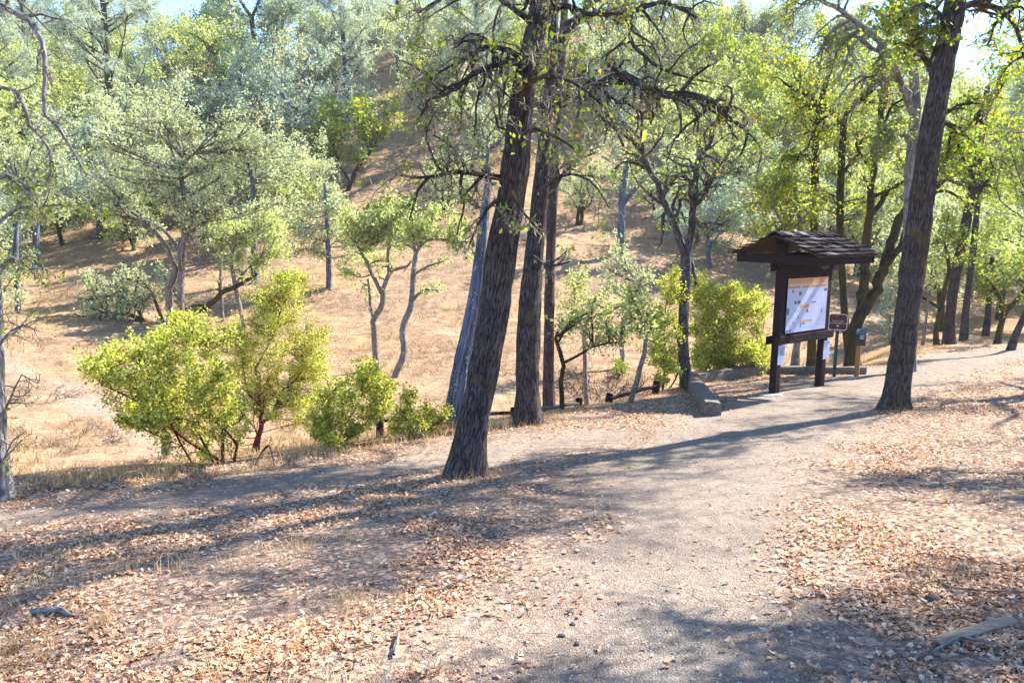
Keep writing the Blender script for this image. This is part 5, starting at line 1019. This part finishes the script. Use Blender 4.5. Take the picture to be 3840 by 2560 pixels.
n = 2600; x, y = frustum_pts(n, 2.2, 16, 1.0); ok = (y < edge_y(x)-0.1) & (path_mask(x, y) < 0.2) & (fbm(x, y, 1.2, 91) > 0.52)
x, y = x[ok], y[ok]; k = 9; x = np.repeat(x, k)+R_.normal(0, 0.03, len(x)*k); y = np.repeat(y, k)+R_.normal(0, 0.03, len(y)*k)
for (cx, cy, q, s_) in [(hit(1110, 1100)[0], hit(1110, 1100)[1], 160, 0.22), (hit(1040, 1100)[0], hit(1040, 1100)[1], 80, 0.15), (hit(1225, 985)[0], hit(1225, 985)[1], 90, 0.2), (hit(2080, 948)[0], hit(2080, 948)[1], 120, 0.3), (hit(230, 1440)[0], hit(230, 1440)[1], 70, 0.05), (hit(30, 1500)[0], hit(30, 1500)[1], 150, 0.12)]:
    x = np.concatenate([x, cx+R_.normal(0, s_, q)]); y = np.concatenate([y, cy+R_.normal(0, s_*0.7, q)])
blades('grass_tufts', x, y, R_.uniform(0.05, 0.17, len(x)), R_.uniform(0.0009, 0.0018, len(x)), M['straw'], 'thin dry grass tufts poking through the leaves', 'dry grass', 0.5, 4)

# ------------------------------------------------------------------ the wooded hillside
def proto_oak(seed, Ht, Wd, nleaf, lsize, lm, stems=1, bark='bark_pale'):
    tr = Tree(seed); rng = tr.rng
    for s in range(stems):
        d = nrm(np.array([rng.normal(0, 0.25), rng.normal(0, 0.25), 1.0])); P = [np.array([rng.normal(0, 0.1), rng.normal(0, 0.1), -0.4])]; n = 7; L = Ht*0.45
        for i in range(n): d = nrm(d+rng.normal(0, 0.14, 3)+np.array([0, 0, 0.1])); P.append(P[-1]+d*L/n)
        P = np.array(P); R = Ht*0.022*np.linspace(1.15, 0.6, n+1); tr.T.add(P, R, 7); tr.skel.append((P, R))
        nl = rng.randint(4, 6)
        for k in range(nl):
            a = k/nl*6.28+rng.uniform(-0.4, 0.4); el = rng.uniform(0.15, 1.1); dd = np.array([math.cos(a)*math.cos(el), math.sin(a)*math.cos(el), math.sin(el)])
            q = P[rng.randint(n//2, n+1)]; tr.grow(q, dd, Wd*0.42*rng.uniform(0.8, 1.2), R[-1]*0.75, 0, 2, 0.25, 0.10, 6, (30, 70), (0.45, 0.7), 0.5, 0.2, 0.3, 1, 0.1)
    return tr, nleaf, lsize, lm, bark
def proto_pine(seed, Ht, lm):
    tr = Tree(seed); rng = tr.rng; n = 14; P = [np.array([0, 0, -0.4])]; d = np.array([0.04, 0, 1.0])
    for i in range(n): d = nrm(d+rng.normal(0, 0.02, 3)); P.append(P[-1]+d*Ht/n)
    P = np.array(P); R = Ht*0.013*np.linspace(1.2, 0.15, n+1); tr.T.add(P, R, 8); tr.skel.append((P, R))
    for k in range(46):
        f = 0.25+0.75*(k/46); x = f*n; i = min(int(x), n-1); q = P[i]+(P[i+1]-P[i])*(x-i); a = rng.uniform(0, 6.28); el = rng.uniform(0.05, 0.6)+f*0.3
        tr.grow(q, np.array([math.cos(a)*math.cos(el), math.sin(a)*math.cos(el), math.sin(el)]), Ht*0.22*(1.15-f)*rng.uniform(0.6, 1.2)+0.4, R[i]*0.35, 0, 1, 0.12, 0.12, 5, (25, 55), (0.3, 0.6), 0.6, 0.3, 0.3, 0 if f > 0.35 else 1)
    return tr
def needles(rng, sites, ntuft, per, size, mat, name):
    c = np.repeat(sites[rng.randint(0, len(sites), ntuft)]+rng.normal(0, 0.12, (ntuft, 3)), per, axis=0); N = len(c)
    a = rng.normal(0, 1, (N, 3)); a[:, 2] += 0.3; a /= np.linalg.norm(a, axis=1, keepdims=True); b = np.cross(a, rng.normal(0, 1, (N, 3))); b /= np.linalg.norm(b, axis=1, keepdims=True)
    s = size*rng.uniform(0.6, 1.2, N)[:, None]; w = 0.016; e = c+a*s; e[:, 2] -= s[:, 0]*0.15
    V = np.stack([c-b*w*0.5, c+b*w*0.5, e+b*w, e-b*w], 1).reshape(-1, 3); return qmesh(name, V, np.arange(N*4).reshape(-1, 4), mat)
PR = []
for (sd, ht, wd, nl, ls, st) in [(201, 7.5, 7.5, 8000, 0.16, 1), (202, 8.5, 8, 8600, 0.165, 2), (203, 6.5, 7.5, 7400, 0.15, 3), (204, 9.5, 8, 9000, 0.165, 1), (205, 7, 6.5, 7200, 0.15, 2)]:
    tr, nl, ls, lm, bk = proto_oak(sd, ht, wd, nl, ls, 'leaf_sage', st)
    PR.append((tr.T.mesh('trunk', M['bark_snag']), tr.tw.mesh('twigs', M['bark_oak']) if tr.tw.L else None, leaves(tr.rng, tr.pts(), nl, ls, 0.20, M['leaf_sage'], 'crown', (0, 0, 0), 0.6, 0.2, 0, 13)))
PP_ = []
for sd, ht in ((211, 15), (212, 18), (213, 13)):
    tr = proto_pine(sd, ht, 'needle'); PP_.append((tr.T.mesh('trunk', M['bark_dark']), tr.tw.mesh('twigs', M['bark_twig']) if tr.tw.L else None, needles(tr.rng, tr.pts(), 1700, 9, 0.42, M['needle'], 'crown')))
first = {}
def plant(kind, pk, loc, rz, s, lm, bk, name, label, cat, group):
    key = (kind, pk); meshes = (PP_ if kind == 'pine' else PR)[pk]
    root = bpy.data.objects.new(name, None); COL.objects.link(root); root.location = loc; root.rotation_euler = (0, 0, rz); root.scale = (s, s, s); tag(root, label, cat, group)
    if key not in first: first[key] = [obj(nm, me) for nm, me in zip(('trunk', 'twigs', 'crown'), meshes) if me is not None]; parts = first[key]
    else:
        parts = [p.copy() for p in first[key]]
        for p in parts: COL.objects.link(p)
    for p in parts:
        p.parent = root; p.material_slots[0].link = 'OBJECT'; nm = p.name.split('.')[0]
        p.material_slots[0].material = M[lm] if nm == 'crown' else (M[bk] if nm == 'trunk' else M['bark_oak'])
    return root
G2 = np.random.RandomState(4)
spots = []
def free(p, dmin): return all((p[0]-q[0])**2+(p[1]-q[1])**2 > (dmin*0.5+q[3]*0.5)**2 for q in spots)
def zone(vx):
    for a, s in ((170, 'above the left-edge oak'), (470, 'above the spreading manzanita'), (760, 'above the tall manzanita'), (1050, 'left of the leaning oak'), (1240, 'behind the leaning oak'), (1560, 'left of the forked oak'), (1700, 'left of the kiosk roof'), (2010, 'behind the kiosk roof'), (2180, 'behind the tall right trunk')):
        if vx < a: return s
    return 'in the right-edge grove'
KN = {'leaf_sage': 'pale sage-green oak', 'leaf_lime': 'light yellowish-green oak', 'leaf_blue': 'dull blue-green oak', 'leaf_yel': 'bright yellow-green oak', 'leaf_deep': 'dark green oak', 'needle': 'wispy grey-green pine'}
REC = []
def addtree(vx, vy, kind, pk, s, lm, bk, p=None):
    p = hit(vx, vy, 110) if p is None else p
    if p is None: return False
    REC.append([vx, vy, kind, pk, s, lm, bk, p]); spots.append((p[0], p[1], 0, 5.0*s)); return True
# named anchors
addtree(548-20, 205, 'oak', 1, 0.95, 'leaf_yel', 'bark_dark')      # yellow-green tree high on the hill
addtree(262, 420, 'pine', 1, 1.15, 'needle', 'bark_dark')          # tall pine with a dark trunk at upper left
addtree(1110, 330, 'pine', 0, 1.0, 'needle', 'bark_oak')
addtree(800, 300, 'pine', 2, 1.15, 'needle', 'bark_oak')
addtree(20, 400, 'pine', 0, 1.0, 'needle', 'bark_oak')
addtree(2330, 560, 'pine', 2, 0.8, 'needle', 'bark_oak')
for vx, vy, s_, k_, l_ in ((140, 565, .62, 0, 'leaf_sage'), (225, 548, .7, 2, 'leaf_blue'), (305, 580, .55, 4, 'leaf_lime'), (345, 545, .7, 1, 'leaf_sage'), (470, 562, .6, 3, 'leaf_sage'), (640, 548, .7, 0, 'leaf_lime'), (700, 505, .75, 2, 'leaf_sage'), (1015, 505, .6, 4, 'leaf_sage'), (1330, 520, .5, 1, 'leaf_sage'), (1500, 500, .55, 0, 'leaf_lime')): addtree(vx, vy, 'oak', k_, s_, l_, 'bark_dark')
def allowed(vx, vy):
    if 600 < vx < 1120 and vy > 545: return 0
    if 780 < vx < 1120 and 350 < vy < 545: return 0.0
    if 1120 < vx < 1300 and 420 < vy: return 0
    if 1240 < vx < 1580 and 340 < vy < 640: return 0.0
    if 1580 <= vx < 1700 and 420 < vy < 640: return 0.2
    if 60 < vx < 620 and vy > 600: return 0
    if vx < 620 and vy > 560: return 0.5
    if vx > 1120 and vx < 1800 and vy > 640: return 0
    if vy > 640: return 0.25 if vx > 2080 else 0.0
    return 1.0
tries = 0
while tries < 12000 and len(REC) < 215:
    tries += 1
    vx = G2.uniform(-160, 2520); vy = 150+G2.rand()**0.85*620
    if G2.rand() > allowed(vx, vy): continue
    p = hit(vx, vy, 110)
    if p is None or p[1] < 24: continue
    s = G2.uniform(0.85, 1.25)
    if vy > 560: s *= 0.75
    if not free(p, 3.1*s): continue
    rgt = vx > 1150
    lm = G2.choice(['leaf_sage', 'leaf_lime', 'leaf_blue', 'leaf_yel', 'leaf_deep'], p=[0.30, 0.33, 0.12, 0.20, 0.05] if rgt else [0.52, 0.22, 0.24, 0.01, 0.01])
    pine = vy < 420 and G2.rand() < (0.08 if vx < 1300 else 0.05)
    if pine: addtree(vx, vy, 'pine', G2.randint(3), G2.uniform(0.7, 1.0), 'needle', 'bark_oak', p)
    else: addtree(vx, vy, 'oak', G2.randint(5), s, lm, G2.choice(['bark_snag', 'bark_oak', 'bark_dark']), p)
for k in range(46):                     # fill the upper slope where crowns leave it bare
    vx = G2.uniform(-80, 1750); vy = G2.uniform(120, 300); p = hit(vx, vy, 110)
    if p is None or p[1] < 50 or not free(p, 1.6): continue
    addtree(vx, vy, 'oak', G2.randint(5), G2.uniform(0.85, 1.1), G2.choice(['leaf_sage', 'leaf_lime', 'leaf_blue']), 'bark_oak', p)
# crest line: trees that stand against the sky
for k in range(46):
    vx = -120+k*57+G2.uniform(-22, 22); d = ray(vx, 300); d = d/d[1]; y = G2.uniform(72, 84); x = d[0]*y
    if 1990 < vx < 2330: continue
    pk = G2.rand() < (0.25 if vx < 1300 else 0.1); p = np.array([x, y, Hf(x, y)])
    if not free(p, 1.2): continue
    addtree(vx, 170, 'pine' if pk else 'oak', G2.randint(3) if pk else G2.randint(5), G2.uniform(0.6, 0.8) if pk else G2.uniform(0.75, 1.05), 'needle' if pk else G2.choice(['leaf_sage', 'leaf_blue', 'leaf_deep', 'leaf_lime']), 'bark_oak', p)
cells = {}
for r in REC:
    y = r[7][1]; row = 'low on the far slope' if y < 34 else ('midway up the far slope' if y < 48 else ('high on the far slope' if y < 66 else 'on the ridge'))
    cells.setdefault((KN[r[5]], row, zone(r[0])), []).append(r)
ORD = ['leftmost', 'second from left', 'third from left', 'fourth from left', 'fifth from left', 'sixth from left', 'seventh from left', 'eighth from left', 'ninth from left', 'tenth from left', 'eleventh from left', 'twelfth from left', 'thirteenth from left']
for (kn, row, zn), rr in cells.items():
    rr.sort(key=lambda r: r[7][0]/r[7][1])
    for i, r in enumerate(rr):
        lab = f'{kn} {row}, {zn}' if len(rr) == 1 else f'{ORD[min(i, 12)]} {kn} {row}, {zn}'
        lab = lab.replace('the far slope', 'far slope').replace('behind the tall right trunk', 'behind tall right trunk')
        name = 'pine_tree' if r[2] == 'pine' else 'oak_tree'
        plant(r[2], r[3], (r[7][0], r[7][1], r[7][2]), G2.uniform(0, 6.28), r[4]*G2.uniform(0.95, 1.05), r[5], r[6], name, lab, 'tree', 'grey-green pines on the wooded hillside' if r[2] == 'pine' else 'oaks on the wooded hillside')
print('trees', len(REC))
# two oaks just outside the frame on the right: their crowns shade the foreground
for (x, y, rz, s, lb) in ((8.2, 7.6, 1.0, 0.85, 'oak just outside the frame at right, nearer the path bend'), (6.4, 6.0, 3.0, 0.95, 'oak just outside the frame at right, nearer the camera'), (5.2, 5.3, 0.5, 0.75, 'slim oak just outside the frame at right, leaning over the path'), (10.9, 13.2, 2.0, 1.1, 'oak just outside the frame at right, beside the far bend of the path')):
    tr = Tree(int(x*10)); b0 = np.array([x, y, Hf(x, y)])
    P = [b0+np.array([0, 0, -0.3])]; d = np.array([0, 0, 1.0])
    for i in range(8): d = nrm(d+tr.rng.normal(0, 0.08, 3)+np.array([0, 0, 0.08])); P.append(P[-1]+d*0.55)
    P = np.array(P); R = np.linspace(0.2, 0.11, 9); tr.T.add(P, R, 12); tr.skel.append((P, R))
    for k in range(6):
        a = k/6*6.28+rz; tr.grow(P[-1-(k % 3)], np.array([math.cos(a)*0.8, math.sin(a)*0.8, 0.6]), 2.6*s, 0.08, 0, 3, 0.24, 0.05, 5, (30, 65), (0.45, 0.7), 0.4, 0.2, 0.3, 2, 0.1)
    finish(tr, 'oak_tree', lb, 'tree', 'oaks standing on the near bank', b0, M['bark_oak'], M['leaf_oak'], 12000, 0.055, 0.09)

# ------------------------------------------------------------------ hazy air over the valley
hm = NT('haze'); pv = hm.n('ShaderNodeVolumePrincipled'); pv.inputs['Density'].default_value = 0.0004; pv.inputs['Color'].default_value = (0.86, 0.93, 1.0, 1); pv.inputs['Anisotropy'].default_value = 0.3
hm.l(pv.outputs[0], hm.out.inputs['Volume'])
g_ = [o for o in bpy.data.objects if o.get('kind') == 'structure']
lo = np.array([np.array(o.bound_box).min(0) for o in g_]).min(0); hi = np.array([np.array(o.bound_box).max(0) for o in g_]).max(0)
b = Box(); b.box(lo[0]-2, hi[0]+2, lo[1]-2, hi[1]+2, lo[2]-1, max(hi[2], 40)+2); o = b.build('haze', hm.m); tag(o, 'thin pale haze filling the air over the valley', 'haze', None, 'stuff')
print('haze box', lo, hi)
